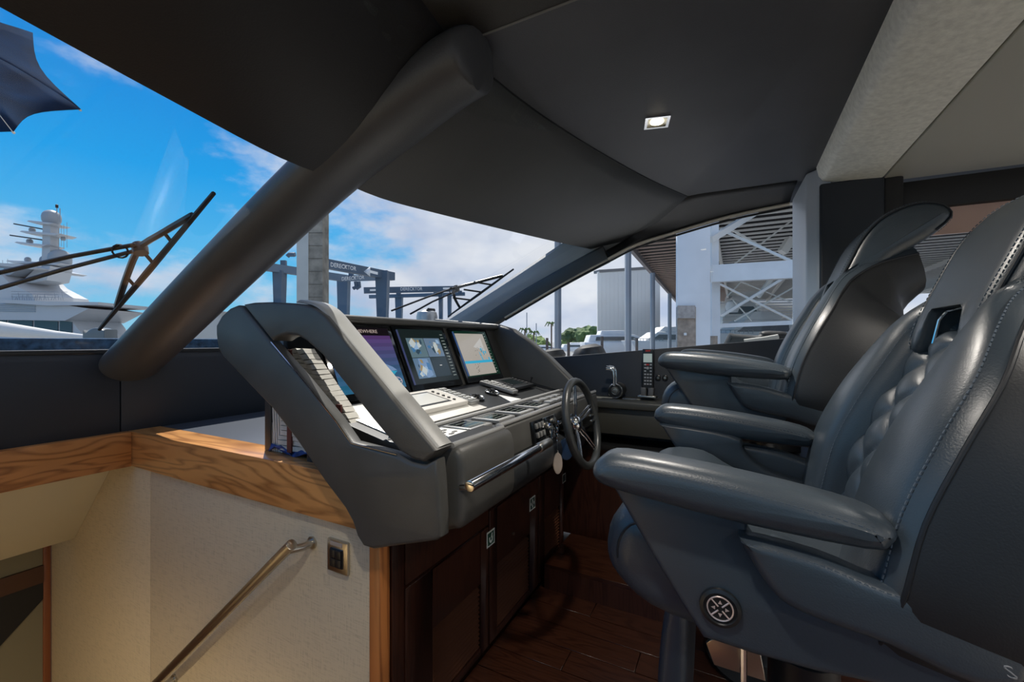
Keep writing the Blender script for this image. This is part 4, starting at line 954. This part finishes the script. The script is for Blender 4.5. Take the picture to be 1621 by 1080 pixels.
# parasol on the foredeck
PAR = M('parasol_navy', (.003, .018, .050), 1.0, spec=.03, var=.35, vscale=3)
pa = thing('parasol', 'navy canvas parasol over the foredeck at the top left', 'parasol', W(-150, 430, 4.2))
apx = W(-150, 35, 4.2); tips = [W(128, 173, 4.0), W(22, 208, 3.2), W(-190, 260, 2.9), W(-420, 160, 3.6), W(-300, -20, 4.8), W(-80, -20, 5.2), W(52, 52, 4.9)]
for i in range(len(tips)):
    a, b = tips[i], tips[(i + 1) % len(tips)]; rings = []
    for k in range(9):
        q = k / 8; row = []
        for j in range(9):
            s_ = j / 8; e_ = a.lerp(b, s_); sag = .05 * math.sin(math.pi * s_) * q
            row.append(apx.lerp(e_, q * (1 - .10 * math.sin(math.pi * s_))) + UP * (.10 * math.sin(math.pi * q) - sag))
        rings.append(row)
    G().loft(rings, closed=False).build('canvas_panel', PAR, pa, solid=.004)
    G().tube([apx.lerp(a, k / 6) + UP * (.10 * math.sin(math.pi * k / 6) - .012) for k in range(7)], .009, 6).build('rib', M('rib_cream', (.35, .33, .28), .5), pa)
G().tube([apx + UP * .05, Vector((apx.x, apx.y, .3))], .03, 12).build('pole', STEEL, pa)
# black lumps (covered fittings) outside the starboard window
for (a, b, y, s_, lab) in ((874, 562, 2.9, (.10, .05, .045), 'small dark covered cleat outside the starboard window'), (932, 560, 2.9, (.12, .06, .065), 'dark rounded canvas bundle outside the starboard window')):
    c = at(a, b, Y=y); g = G(); rg = random.Random(a)
    g.lathe([(0, -s_[2]), (s_[0] * .9, -s_[2]), (s_[0], -.2 * s_[2]), (s_[0] * .8, s_[2] * .6), (s_[0] * .4, s_[2] * .95), (0, s_[2])], (c, Vector((1, 0, .15)), Vector((0, 1, 0)), UP), 16)
    o = g.build('canvas_bundle', M('cover_black', (.022, .023, .025), .6)); tag(o, lab, 'cover')
cv = [(1148, 570), (1152, 531), (1165, 529), (1200, 531), (1205, 525), (1225, 524), (1250, 530), (1256, 570)]
co = [Vector((p.x, p.z)) for p in (at(a, b, Y=2.9) for a, b in cv)]
tag(G().slab(smoothpoly(co, 3), 2.86, 3.10, .03).build('folded_canvas', MATS['cover_black']), 'folded dark canvas cover lying outside near the window pillar', 'cover')
tag(G().tube([at(1178, 541, Y=2.82), at(1210, 537, Y=2.82), at(1232, 533, Y=2.83)], .014, 8).build('grey_roll', M('roll_grey', (.45, .45, .43), .6)), 'pale rolled cloth on the folded dark canvas', 'roll')
struct(G().box(-1.2, .5, 2.72, 3.3, 1.02, 1.10).build('side_deck', WHITE), 'white side deck outside the starboard window', 'deck')
# ------------------------------------------------------------------ superyacht
T0 = 60.0; S = T0 / FPX
YW = M('yacht_white', (.46, .49, .52), .35, var=.04, vscale=.3); YG = M('yacht_grey', (.27, .31, .35), .45); YDK = M('yacht_glass', (.035, .06, .08), .1); YSH = M('yacht_shade', (.25, .32, .38), .5)
yo = W(0, 540, T0); yo.z = CZ
FY = (yo, RV, FV, UP)
def yp(px, py): return (px * S, (540 - py) * S)
def ypoly(l): return [yp(*q) for q in l]
ya = thing('superyacht', 'white superyacht with a domed radar mast beyond the port windscreen', 'yacht', (yo.x, yo.y, -4))
G().prism(ypoly([(-260, 585), (-260, 532), (130, 533), (175, 530), (160, 585)]), -4, 5, FY).build('hull', YW, ya)
G().prism(ypoly([(-260, 534), (-260, 504), (150, 509), (168, 532)]), -3.2, 4, FY).build('main_deck', YW, ya)
for i, (a, b) in enumerate(((-120, -62), (-58, -2), (2, 54), (57, 93), (96, 131), (134, 152))):
    G().prism(ypoly([(a, 531), (a, 506 + max(0, a) * .03), (b, 507 + max(0, b) * .03), (b, 531)]), -3.3, -3.15, FY).build('window_pane', YDK, ya)
G().prism(ypoly([(-260, 505), (-260, 470), (60, 480), (130, 484), (185, 492), (150, 510)]), -4, 4.5, FY).build('upper_deck', YW, ya)
for i in range(5): G().prism(ypoly([(22 - i * 2 + 6, 484.5 + i * 2.6), (107, 486.0 + i * 2.5), (107, 487.0 + i * 2.5), (20 - i * 2 + 6, 485.5 + i * 2.6)]), -4.1, -3.98, FY).build('slat', YSH, ya)
G().prism(ypoly([(60, 479), (130, 482), (205, 483), (204, 487), (130, 488), (62, 484)]), -4.5, 4.5, FY).build('deck_overhang', YW, ya)
G().prism(ypoly([(-260, 482), (-260, 436), (48, 440), (60, 452), (95, 470), (100, 482)]), -3.5, 4, FY).build('bridge_deck', YW, ya)
G().prism(ypoly([(-60, 458), (-60, 447), (40, 449), (46, 458)]), -3.58, -3.45, FY).build('shade_band', YG, ya)
G().prism(ypoly([(-260, 437), (-260, 421), (30, 423), (75, 428), (55, 441), (45, 441)]), -3, 3.5, FY).build('flybridge', YG, ya)
for a, b in ((-40, -8), (0, 18), (22, 48)): G().prism(ypoly([(a, 437), (a + 6, 429), (b, 431), (b - 6, 439)]), -3.1, -2.95, FY).build('window_pane', M('yacht_pane', (.35, .55, .65), .1), ya)
G().prism(ypoly([(-40, 424), (-40, 420), (70, 424), (98, 430), (90, 432), (40, 427)]), -3.2, 3.6, FY).build('hardtop', YW, ya)
G().prism(ypoly([(78, 425), (98, 424), (92, 446), (70, 450), (52, 450)]), -1.5, 1.5, FY).build('mast_foot', YW, ya)
mast = thing('radar_mast', 'grey-white radar mast with two satellite domes on the superyacht', 'mast', (yo.x, yo.y, 5)) if False else ya
G().prism(ypoly([(73, 425), (75, 355), (87, 355), (86, 425)]), -.6, .6, FY).build('mast_column', YW, ya)
for (x0, x1, y_, th_) in ((57, 99, 355, 3), (46, 109, 371, 4), (38, 90, 388, 4), (25, 110, 417, 4)):
    G().prism(ypoly([(x0, y_ - 1), (x0 + 4, y_ - 2.5), (x1 - 6, y_ + th_ - 2), (x1, y_ + 2), (x1 - 8, y_ + th_ + 1), (x0 + 10, y_ + 2)]), -1.2, 1.2, FY).build('mast_platform', YW, ya, bevel=.03)
def dome(px, py, r):
    o, f = fp(FY, *([yp(px, py)[0], 0, yp(px, py)[1]])), None
    f = (o, RV, FV, UP); r *= S
    G().lathe([(0, -r * .95), (r * .8, -r * .95), (r * .98, -r * .5), (r, 0), (r * .92, r * .4), (r * .7, r * .72), (r * .38, r * .92), (0, r)], f, 24).build('satellite_dome', YG, ya)
dome(81.5, 344, 11.5); dome(95, 409, 14); dome(72, 412, 7); dome(44, 411, 4); dome(51, 364, 4); dome(47, 382, 4); dome(100, 378, 3)
for (x0, x1, ya_, yb_) in ((29, 75, 356, 364.5), (23, 72, 374, 381)):
    o = G(); beam(o, fp(FY, yp(x0, ya_)[0], -.5, yp(x0, ya_)[1]), fp(FY, yp(x1, yb_)[0], -.5, yp(x1, yb_)[1]), .2, .16); o.build('radar_bar', M('radar_black', (.03, .03, .035), .5), ya)
for (x_, y0_, y1_) in ((90, 324, 352), (95, 330, 352), (93, 362, 415), (97, 358, 390), (101, 355, 395), (106, 352, 392), (4, 412, 421), (12, 410, 421)):
    G().tube([fp(FY, yp(x_, y0_)[0], 0, yp(x_, y0_)[1]), fp(FY, yp(x_, y1_)[0], 0, yp(x_, y1_)[1])], .05 if y1_ < 360 else .025, 6).build('aerial', YG, ya)
G().lathe([(0, 0), (.16, 0), (.16, .4), (0, .5)], (fp(FY, yp(90, 329)[0], 0, yp(90, 329)[1]), RV, FV, UP), 10).build('mast_light', BLACKR, ya)
rg = random.Random(9); rl_ = G()
for i in range(22):
    a = 66 + i * 3.6; h = rg.uniform(3, 12); rl_.tube([fp(FY, yp(a, 479)[0], -3.5, yp(a, 479)[1]), fp(FY, yp(a + rg.uniform(-3, 3), 479 - h)[0], -3.5, yp(a, 479 - h)[1])], .03, 4)
for hh in (466, 470, 474): rl_.tube([fp(FY, yp(64, hh)[0], -3.5, yp(64, hh)[1]), fp(FY, yp(148, hh)[0], -3.5, yp(148, hh + 1)[1])], .03, 4)
rl_.build('railing', YG, ya)
fd = [fp((W(0, 540, 26), RV, FV, UP), a, 0, c) for a, c in ((-4, .40), (-1.2, .26), (0, .10), (2, -.10), (4, -.25), (5.4, -.3))]
tag(G().tube([W(-90, 508, 24), W(0, 521, 24), W(45, 526, 24), W(90, 531, 24), W(150, 535, 24)], [.5, .42, .33, .24, .12], 12).build('covered_boom', M('boom_white', (.62, .62, .60), .5)), 'white tapering covered boom in front of the superyacht windows', 'boom')
tag(G().slab([Vector(p) for p in smoothpoly([(-.6, -5.4), (-.6, -.1), (-.45, .3), (-.1, .5), (.25, .38), (.4, -.1), (.4, -5.4)], 3)], -.3, .3, .08, FR(W(163, 538, 18))).build('tender_bow', M('tender_grey', (.12, .14, .15), .3)), 'small dark rounded boat bow beside the foot of the port wiper', 'boat')
# cream shed and small boats seen between pillar and console
sh = thing('cream_shed', 'long low cream shed left of the console arm', 'building', W(300, 545, 70))
fs_ = FR(W(300, 540, 70))
s_ = 70 / FPX
G().prism([(-14 * s_, -20 * s_), (-14 * s_, 52 * s_), (60 * s_, 44 * s_), (60 * s_, -20 * s_)], 0, 20, fs_).build('wall', M('shed_cream', (.62, .62, .58), .7), sh)
G().prism([(-40 * s_, 52 * s_), (-40 * s_, 54 * s_), (62 * s_, 46 * s_), (62 * s_, 43 * s_)], -.8, 20, fs_).build('roof', M('shed_roof', (.45, .42, .38), .7), sh)
for k in range(3): G().box(-2.2, .5, -.1, 0, 1.6 + k * .5, 1.75 + k * .5, fs_).build('slat', YSH, sh)
G().box(-45 * s_, -14 * s_, 5, 12, -2, 4.6, fs_).build('annex', MATS['shed_cream'], sh)
# ------------------------------------------------------------------ travel lifts
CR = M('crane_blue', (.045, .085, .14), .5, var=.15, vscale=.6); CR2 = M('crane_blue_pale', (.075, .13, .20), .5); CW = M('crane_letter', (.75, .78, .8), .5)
def girder(t, p0, p1, h, wd, name='girder', m=CR): return beam(G(), p0, p1, wd, h).build(name, m, t)
def leg(t, px0, px1, px2, px3, y0, y1, d, name='leg', m=CR):
    g = G(); f = FR(W(0, 540, d)); s = d / FPX
    y1 = 540 + 5.45 / d * FPX; px2 = px0 + (px2 - px0) * 2; px3 = px1 + (px3 - px1) * 2; px0 -= 810.5; px1 -= 810.5; px2 -= 810.5; px3 -= 810.5; f = FR(Vector((0, 0, CZ)) + FV * d)
    g.prism([(px0 * s, (540 - y0) * s), (px1 * s, (540 - y0) * s), (px3 * s, (540 - y1) * s), (px2 * s, (540 - y1) * s)], 0, 1.2, f); return g.build(name, m, t)
def lettering(s_, t, px0, px1, py0, py1, d, d2, size):
    a = W(px0, py0, d); b = W(px1, py1, d2); mid = (a + b) / 2 - FV * .45; ex = (b - a).normalized(); ln = (b - a).length
    f = (mid, ex, Vector((-ex.y, ex.x, 0)), UP); sq = ln / (len(s_) * .70 * size)
    return text(s_, f, size, CW, t, squash=sq, depth=.02)
c1 = thing('travel_lift', 'largest blue boat crane left of centre, lettered on its upper beam', 'crane', W(560, 545, 45))
girder(c1, W(486, 412, 42), W(622, 438, 52), .95, .7)
lettering('DERECKTOR', c1, 524, 568, 420, 427.5, 43.6, 46.5, .62)
beam(G(), W(588, 431, 48.2) - FV * .47, W(600, 434, 49.3) - FV * .47, .03, .3).build('small_mark', CW, c1)
G().add([fp(FR(W(583, 430, 47.4)), a, 0, c) for a, c in ((-.5, 0), (.2, .55), (.2, -.55))], [(0, 1, 2)]).build('arrow', CW, c1, solid=.05)
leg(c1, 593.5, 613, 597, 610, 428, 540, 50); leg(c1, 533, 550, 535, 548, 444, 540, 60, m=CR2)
c1b = thing('travel_lift', 'long blue boat crane whose lower beam passes behind the concrete post', 'crane', W(440, 545, 60))
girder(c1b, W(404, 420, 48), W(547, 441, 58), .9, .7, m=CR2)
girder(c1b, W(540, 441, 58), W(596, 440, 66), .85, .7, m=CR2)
lettering('DERECKTOR', c1b, 541, 580, 443, 440, 56.8, 59, .7)
leg(c1b, 431, 446, 434, 443, 428, 540, 50); 
for x_ in (417, 449, 500, 556): G().box(-.3, .3, -.2, .2, 0, .8, FR(W(x_, 416 + (x_ - 404) * .16, 48 + (x_ - 404) * .07))).build('winch', CR, c1b)
for x_ in (563, 568): G().tube([W(x_, 446, 58), W(x_ + 1, 454, 58), W(x_ - 4, 457, 58)], .25, 6).build('hook', CR, c1b)
G().tube([W(467, 403, 46), W(458, 403, 46), W(455, 406, 46)], .25, 6).build('lamp_arm', CR, c1b)
c2 = thing('travel_lift', 'farther blue boat crane at centre, lettered beam level above the console hood', 'crane', W(650, 545, 75))
girder(c2, W(576, 460, 72), W(722, 457.5, 78), 1.0, .8)
lettering('DERECKTOR', c2, 633, 671, 458.5, 458, 73.3, 75, .8)
beam(G(), W(587, 460, 71.3) - FV * .47, W(600, 459.5, 71.9) - FV * .47, .03, .3).build('small_mark', CW, c2)
beam(G(), W(702, 457.3, 76.3) - FV * .47, W(716, 457, 77) - FV * .47, .03, .3).build('small_mark', CW, c2)
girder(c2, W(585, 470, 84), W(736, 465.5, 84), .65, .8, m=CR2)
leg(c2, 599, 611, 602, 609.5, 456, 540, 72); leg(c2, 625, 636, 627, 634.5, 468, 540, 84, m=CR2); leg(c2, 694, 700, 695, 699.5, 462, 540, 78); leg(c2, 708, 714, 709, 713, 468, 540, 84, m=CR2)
for x_ in (631, 690, 728): G().box(-.4, .4, -.3, .3, 0, .8, FR(W(x_, 467, 83))).build('winch', CR, c2)
# concrete post in front of the windscreen
q = W(488, 540, 11); s_ = 11 / FPX; cpst = thing('concrete_post', 'tall square concrete post rising in front of the windscreen', 'post', (q.x, q.y, -4.2))
fq = FR((q.x, q.y, 0))
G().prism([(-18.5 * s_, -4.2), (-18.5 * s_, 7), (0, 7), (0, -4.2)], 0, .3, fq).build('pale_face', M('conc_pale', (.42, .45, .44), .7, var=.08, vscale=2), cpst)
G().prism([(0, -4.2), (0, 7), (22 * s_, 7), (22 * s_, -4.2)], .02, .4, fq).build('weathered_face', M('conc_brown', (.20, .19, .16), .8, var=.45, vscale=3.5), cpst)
for k in range(22): G().box(.0, 22 * s_, .01, .03, -.6 + k * .33, -.59 + k * .33, fq).build('board_joint', M('conc_joint', (.07, .065, .055), .8), cpst) if k > 8 else None
G().box(.03, .07, -.03, .02, CZ + .62, CZ + .72, fq).build('white_tag', WHITE, cpst)
# ------------------------------------------------------------------ dock poles, sheds, hangar
PG = M('pole_grey', (.30, .32, .35), .5)
for i, (px_, wd, d, lab) in enumerate(((883, 10, 9, 'nearest and widest grey steel dock pole right of the corner pillar'), (994, 8.5, 13, 'second grey steel dock pole in front of the pale shed'), (1033, 6, 18, 'third grey steel dock pole in front of the pale shed'), (1060, 4.5, 24, 'thin far dock pole just left of the broad concrete column'))):
    p = W(px_, 540, d); w_ = wd * d / FPX; H = (8, 6.9, 4.1, 3.9)[i]
    o = thing('dock_pole', lab, 'pole', (p.x, p.y, -4.2)); f = FR((p.x, p.y, 0))
    G().box(-w_ / 2, w_ * .12, -w_ / 2, w_ / 2, -4.2, H, f).build('shaft', PG, o, bevel=.01); G().box(w_ * .12, w_ / 2, -w_ * .5, w_ / 2, -4.2, H, f).build('flange', M('pole_dark', (.16, .18, .21), .5), o)
for i, (px_, d, h) in enumerate(((866, 30, 14), (900, 28, 8), (953, 30, 16), (1008, 30, 14))):
    p = W(px_, 552, d); tag(G().tube([(p.x, p.y, -4.2), (p.x, p.y, p.z + h * d / FPX * 1.2)], .10, 8).build('mooring_pile', M('pile_brown', (.16, .12, .10), .8)), ('short dark mooring pile left of the nearest dock pole', 'short dark mooring pile right of the nearest dock pole', 'short mooring pile before the left edge of the pale shed', 'short mooring pile right of the second dock pole')[i], 'pile')
shd = thing('pale_shed', 'tall pale grey shed wall behind the dock poles', 'building', W(1000, 540, 60))
d0, d1_ = 52, 62; a0, a1, a2 = W(946, 540, d0), W(1045, 540, 56), W(1075, 540, d1_)
z1_ = CZ + (540 - 430.5) / FPX * d0; z2_ = CZ + (540 - 424) / FPX * 56
z0_ = CZ + (540 - 524) / FPX * d0
wm = M('shed_wall', (.80, .80, .77), .7, var=.05, vscale=.1)
n = 16
for i in range(n):
    p = a0.lerp(a1, i / n); q = a0.lerp(a1, (i + .985) / n); zz = z1_ + (z2_ - z1_) * i / n; zq = z1_ + (z2_ - z1_) * (i + 1) / n
    g = G(); bk = FV * .4
    g.add([(p.x, p.y, -4), (q.x, q.y, -4), (q.x, q.y, zq), (p.x, p.y, zz), (p.x + bk.x, p.y + bk.y, -4), (q.x + bk.x, q.y + bk.y, -4), (q.x + bk.x, q.y + bk.y, zq), (p.x + bk.x, p.y + bk.y, zz)], [(0, 1, 2, 3), (4, 7, 6, 5), (0, 3, 7, 4), (1, 5, 6, 2), (3, 2, 6, 7), (0, 4, 5, 1)]); g.build('panel', wm, shd)
beam(G(), Vector((a0.x, a0.y, z1_ + .1)) + FV * .6, Vector((a1.x, a1.y, z2_ + .1)) + FV * .6, 1.2, .35).build('eave', M('eave_dark', (.2, .2, .2), .6), shd)
beam(G(), Vector((a0.x, a0.y, -1)) + FV * .6, Vector((a1.x, a1.y, -1)) + FV * .6, .5, 6).build('inner_wall', wm, shd)
# hangar
hg = thing('hangar', 'open steel boat hangar with ribbed roof at the right of the starboard window', 'building', (-2, 30, -4.2))
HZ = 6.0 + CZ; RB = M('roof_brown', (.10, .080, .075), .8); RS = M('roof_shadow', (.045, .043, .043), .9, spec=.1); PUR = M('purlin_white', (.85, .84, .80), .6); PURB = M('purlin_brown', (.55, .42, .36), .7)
def ex_(y): return -5.9 - (y - 28) * .048
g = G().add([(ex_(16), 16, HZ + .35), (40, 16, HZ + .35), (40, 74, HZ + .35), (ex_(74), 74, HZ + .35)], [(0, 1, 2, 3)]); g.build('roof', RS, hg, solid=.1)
y = 16.6; k = 0
while y < 74:
    beam(G(), (ex_(y), y, HZ + .15), (-1.2, y, HZ + .15), .10, .09).build('purlin', PURB, hg); beam(G(), (-1.2, y, HZ + .15), (34, y, HZ + .15), .12, .10).build('purlin', PUR, hg)
    y += 1.05; k += 1
for x in (-1.0, 4, 9, 14, 20, 26): beam(G(), (x, 16, HZ - .05), (x, 74, HZ - .05), .2, .3).build('rafter', PUR, hg)
beam(G(), (ex_(16) - .1, 16, HZ + .1), (ex_(74) - .1, 74, HZ + .1), .25, .6).build('eave_beam', M('eave_mauve', (.22, .20, .21), .6), hg)
# broad column with raw concrete patch
CP_ = M('column_paint', (.78, .80, .82), .5, var=.08, vscale=.8)
def wb(name, x0, x1, y0, y1, d, m, b0=0, b1=1.0, bev=0):
    s = d / FPX; f = FR(W(810.5, 540, d)); return G().box((x0 - 810.5) * s, (x1 - 810.5) * s, b0, b1, (540 - y1) * s, (540 - y0) * s, f).build(name, m, hg, bevel=bev)
wb('column', 1072, 1124.5, 240, 800, 14, CP_, 0, .12, .01)
wb('concrete_patch', 1072, 1101, 486, 560, 14, M('raw_concrete', (.34, .26, .20), .85, var=.3, vscale=6), -.03, .1)
wb('concrete_patch', 1073, 1100, 484, 504, 13.9, M('raw_concrete2', (.40, .36, .33), .85, var=.2, vscale=8), -.03, .05)
wb('white_tag', 1083, 1087, 527, 531, 13.8, WHITE, 0, .02)
wb('column_strip', 1127, 1138, 300, 424, 14.6, CP_, 0, .5); wb('column_strip', 1127, 1140, 446, 800, 14.6, CP_, 0, .5)
wb('footing', 1128, 1136, 532, 560, 14.3, MATS['raw_concrete'], 0, .3)
BW = M('brace_white', (.85, .84, .80), .5)
def wbm(px0, py0, d0, px1, py1, d1, h, name='brace', m=BW, wd=None): return beam(G(), W(px0, py0, d0), W(px1, py1, d1), wd or h, h).build(name, m, hg)
wbm(1126, 434, 14.3, 1275, 426, 13.6, .56, 'cross_beam', M('beam_paint', (.80, .81, .81), .5, var=.08, vscale=1.5), .3)
wbm(1136, 516, 15, 1275, 510, 14.5, .14, 'cross_beam', MATS['beam_paint'], .2)
wbm(1124, 380, 14.2, 1196, 336, 16, .20)
wbm(1140, 363, 16, 1256, 415, 15, .09); wbm(1152, 360, 20, 1230, 405, 20, .08); wbm(1160, 420, 22, 1252, 350, 22, .07)
wbm(1140, 450, 17, 1256, 508, 17, .07); wbm(1142, 500, 17, 1252, 433, 17, .10); wbm(1163, 508, 24, 1256, 455, 24, .08); wbm(1150, 470, 30, 1180, 440, 30, .08); wbm(1170, 445, 26, 1256, 480, 26, .06); wbm(1160, 475, 28, 1190, 508, 28, .06)
wbm(1238, 400, 24, 1252, 378, 24, .4); wbm(1200, 470, 26, 1222, 440, 26, .22)
for px_, d, y0 in ((1214, 34, 440), (1241, 26, 438), (1198, 46, 470), (1232, 46, 470), (1150, 50, 470), (1170, 52, 475), (1222, 52, 470)):
    wbm(px_, y0, d, px_, 552, d, .35 if d < 40 else .2, 'steel_post', PUR)
wb('rear_wall', 1120, 1300, 471, 545, 70, M('rack_back', (.30, .29, .27), .8), 0, 1)
for k in range(11): wbm(1143, 474 + k * 4.2, 66 - k, 1290, 473 + k * 4.2, 66 - k, .16, 'rack_shelf', PUR)
rg = random.Random(12)
for k in range(16): wbm(1146 + k * 9, 474, 64, 1146 + k * 9, 520, 64, .14, 'rack_upright', M('rack_dark', (.2, .19, .18), .7))
# boats and yachts behind
def yacht(px_, py, d, ln, h, label, flip=1, domepos=None, name='motor_yacht'):
    t = thing(name, label, 'boat', W(px_, 552, d)); o = W(px_, py, d); f = (o, RV * flip, FV, UP)
    G().prism([(-ln * .5, 0), (-ln * .48, -h * .55), (ln * .42, -h * .55), (ln * .55, .05 * h)], 0, 3, f).build('hull', WHITE, t, bevel=.05)
    G().prism([(-ln * .45, 0), (-ln * .42, h * .38), (ln * .12, h * .40), (ln * .34, 0)], .2, 2.8, f).build('cabin', WHITE, t, bevel=.05)
    G().prism([(-ln * .36, h * .08), (-ln * .35, h * .28), (ln * .10, h * .29), (ln * .22, h * .08)], .12, .22, f).build('window_band', YDK, t)
    G().prism([(-ln * .30, h * .38), (-ln * .28, h * .60), (ln * .0, h * .62), (ln * .10, h * .40)], .4, 2.4, f).build('flybridge', WHITE, t, bevel=.05)
    g = G(); 
    for i in range(9): g.tube([fp(f, ln * (.05 + .05 * i), .1, .0), fp(f, ln * (.05 + .05 * i), .1, h * .12)], .02, 4)
    g.tube([fp(f, ln * .05, .1, h * .12), fp(f, ln * .5, .1, h * .12)], .02, 4); g.build('railing', YG, t)
    if domepos: G().lathe([(0, -.5), (.45, -.5), (.6, 0), (.45, .45), (.2, .58), (0, .6)], (fp(f, domepos * ln, 1, h * .75), RV, FV, UP), 16).build('satellite_dome', WHITE, t)
    return t
yacht(990, 542, 42, 8, 1.9, 'white motor yacht hull below the pale shed between the first two poles')
yacht(1055, 541, 33, 5.0, 1.9, 'white motor yacht with raked cabin just left of the broad column', -1)
yacht(925, 550, 55, 6, 1.0, 'small low white boat near the tree line')
yacht(1200, 530, 38, 8, 3.4, 'white motor yacht inside the hangar under the lower cross beam', -1, .22)
yacht(1185, 502, 58, 7, 5.0, 'white yacht superstructure with dome deep inside the hangar', 1, .0)
yacht(866, 552, 90, 7, 1.2, 'tiny distant white boat left of the nearest dock pole')
# trees
LF = [M('leaf_%d' % i, c, .8, var=.35, vscale=2.5) for i, c in enumerate(((.13, .20, .05), (.09, .15, .045), (.18, .25, .07), (.07, .11, .04)))]
def tree(px_, py, d, r, i, label):
    p = W(px_, py, d); t = thing('tree', label, 'tree', (p.x, p.y, -4.2)); rg = random.Random(i * 7 + 1)
    bm = bmesh.new()
    for k in range(7):
        c = p + Vector((rg.uniform(-1, 1) * r * .7, rg.uniform(-1, 1) * r * .5, rg.uniform(-.4, .25) * r))
        rr = r * rg.uniform(.35, .6); m4 = Matrix.Translation(c) @ Matrix.Diagonal((rr, rr, rr * .8, 1))
        res = bmesh.ops.create_icosphere(bm, subdivisions=3, radius=1, matrix=m4)
        for v in res['verts']:
            dd = v.co - c; v.co = c + dd * (1 + .35 * noise.noise(v.co * (2.2 / r * 1.8) + Vector((i, 0, 0))) + .2 * noise.noise(v.co * (7 / r)))
    me = bpy.data.meshes.new('crown'); bm.to_mesh(me); bm.free(); me.materials.append(LF[i % 4])
    o = bpy.data.objects.new('crown', me); COL.objects.link(o); o.parent = t; o.matrix_parent_inverse = Matrix.Translation(-t.location)
    G().tube([(p.x, p.y, -4.2), (p.x, p.y, p.z)], r * .06, 6).build('trunk', MATS['pile_brown'], t)
TR = [(852, 542, 95, 3.0), (862, 546, 90, 2.4), (900, 543, 90, 3.4), (914, 534, 110, 4.2), (925, 541, 88, 3.2), (936, 533, 120, 4.6), (948, 531, 118, 4.8), (960, 537, 100, 3.6), (973, 534, 115, 4.4), (985, 537, 105, 3.8), (1004, 540, 110, 3.6), (838, 545, 100, 2.2)]
TL = ['dark bushy tree left of the nearest dock pole', 'low green bush left of the nearest dock pole', 'low green tree just right of the nearest dock pole', 'pale green tree second right of the nearest dock pole', 'bright low bush in front of the tree line', 'tall olive tree in the middle of the tree line', 'dark tall tree left of the pale shed edge', 'green tree at the foot of the pale shed left edge', 'green tree below the pale shed left of the second pole', 'small tree directly left of the second dock pole', 'small far tree right of the second dock pole', 'tiny distant tree at the left end of the tree line']
for i, (a, b, d, r) in enumerate(TR):
    dn = 100 + 14 * ((i * 5) % 12); tree(a, b, dn, r * dn / d, i, TL[i])
for i, (a, y0, d, lab) in enumerate(((834, 495, 90, 'bare thin flagpole left of the palms'), (849, 512, 90, 'tiny distant mast beside the palms'))):
    tag(G().tube([W(a, y0, d), W(a, 550, d)], .10, 5).build('far_mast', PG), lab, 'mast')
for i, (a, b, d, lab) in enumerate(((831, 523, 56, 'small distant palm left of the nearest dock pole'), (845, 527, 66, 'second small distant palm beside the thin mast'), (873, 513, 60, 'tallest distant palm touching the nearest dock pole'))):
    t = thing('palm_tree', lab, 'palm', W(a, 560, d)); c = W(a, b, d)
    G().tube([W(a, 556, d), c], .12, 6).build('trunk', MATS['pile_brown'], t); g = G()
    for k in range(9):
        an = k * .7; dr = RV * math.cos(an) + FV * math.sin(an) * .6
        g.tube([c, c + dr * .6 + UP * .25, c + dr * 1.0 - UP * .35], [.07, .11, .03], 4)
    g.build('frond_crown', LF[1], t)
# ------------------------------------------------------------------ added unseen cabin lamps, and a pale carpet for bounce
struct(G().box(1.25, 4.2, -1.2, 2.33, 0, .012).build('carpet', M('bounce_carpet', (.62, .58, .50), .9, var=.08, vscale=60)), 'added pale carpet on the unseen aft floor, bouncing lamp light', 'carpet')  # added pale to bounce lamp light forward
downlight(-.24, .27, 2.0, 'added square ceiling spot for fill, out of view on the port side, mirroring the lit one', 28)  # added fill lamp above the console and seats
for x, y, lab in ((.9, .9, 'nearest the suede beam, centre'), (1.0, -.5, 'nearest the suede beam, port side'), (1.9, 1.7, 'middle row, starboard side'), (1.9, .5, 'middle row, centre'), (1.9, -.6, 'middle row, port side'), (3.0, 1.6, 'rearmost row, starboard side'), (3.0, -.2, 'rearmost row, port side')):
    downlight(x, y, 1.905 - (x - .9) * .006, 'added unseen ceiling spot for fill in the aft ceiling, ' + lab, 45)  # added lamps behind the camera to brighten the interior
# added unseen round lamp under the dash, fill for the stair wall
lt = thing('stair_fill_lamp', 'added round lamp, out of view under the dash, brightening the stairs', 'light', (-2.0, -.6, .70))
struct(G().box(-2.3, -.93, -1.2, -.3, .72, .75).build('trim_18', CREAM), 'cream ledge panel over the port side of the stairs', 'panel')
G().lathe([(0, 0), (.04, 0), (.04, .012), (0, .012)], (Vector((-1.7, -.7, .705)), Vector((1, 0, 0)), Vector((0, 1, 0)), UP), 20).build('lens', M('lamp_glow', (1, 1, 1), .4, emit=(1, .8, .5), estr=10), lt)
ld = bpy.data.lights.new('stair_fill_light', 'SPOT'); ld.energy = 90; ld.color = (1, .82, .58); ld.spot_size = R(165); ld.spot_blend = .8; ld.shadow_soft_size = .05
lo = bpy.data.objects.new('stair_fill_light', ld); COL.objects.link(lo); lo.parent = lt; lo.location = (.3, -.1, -.02)
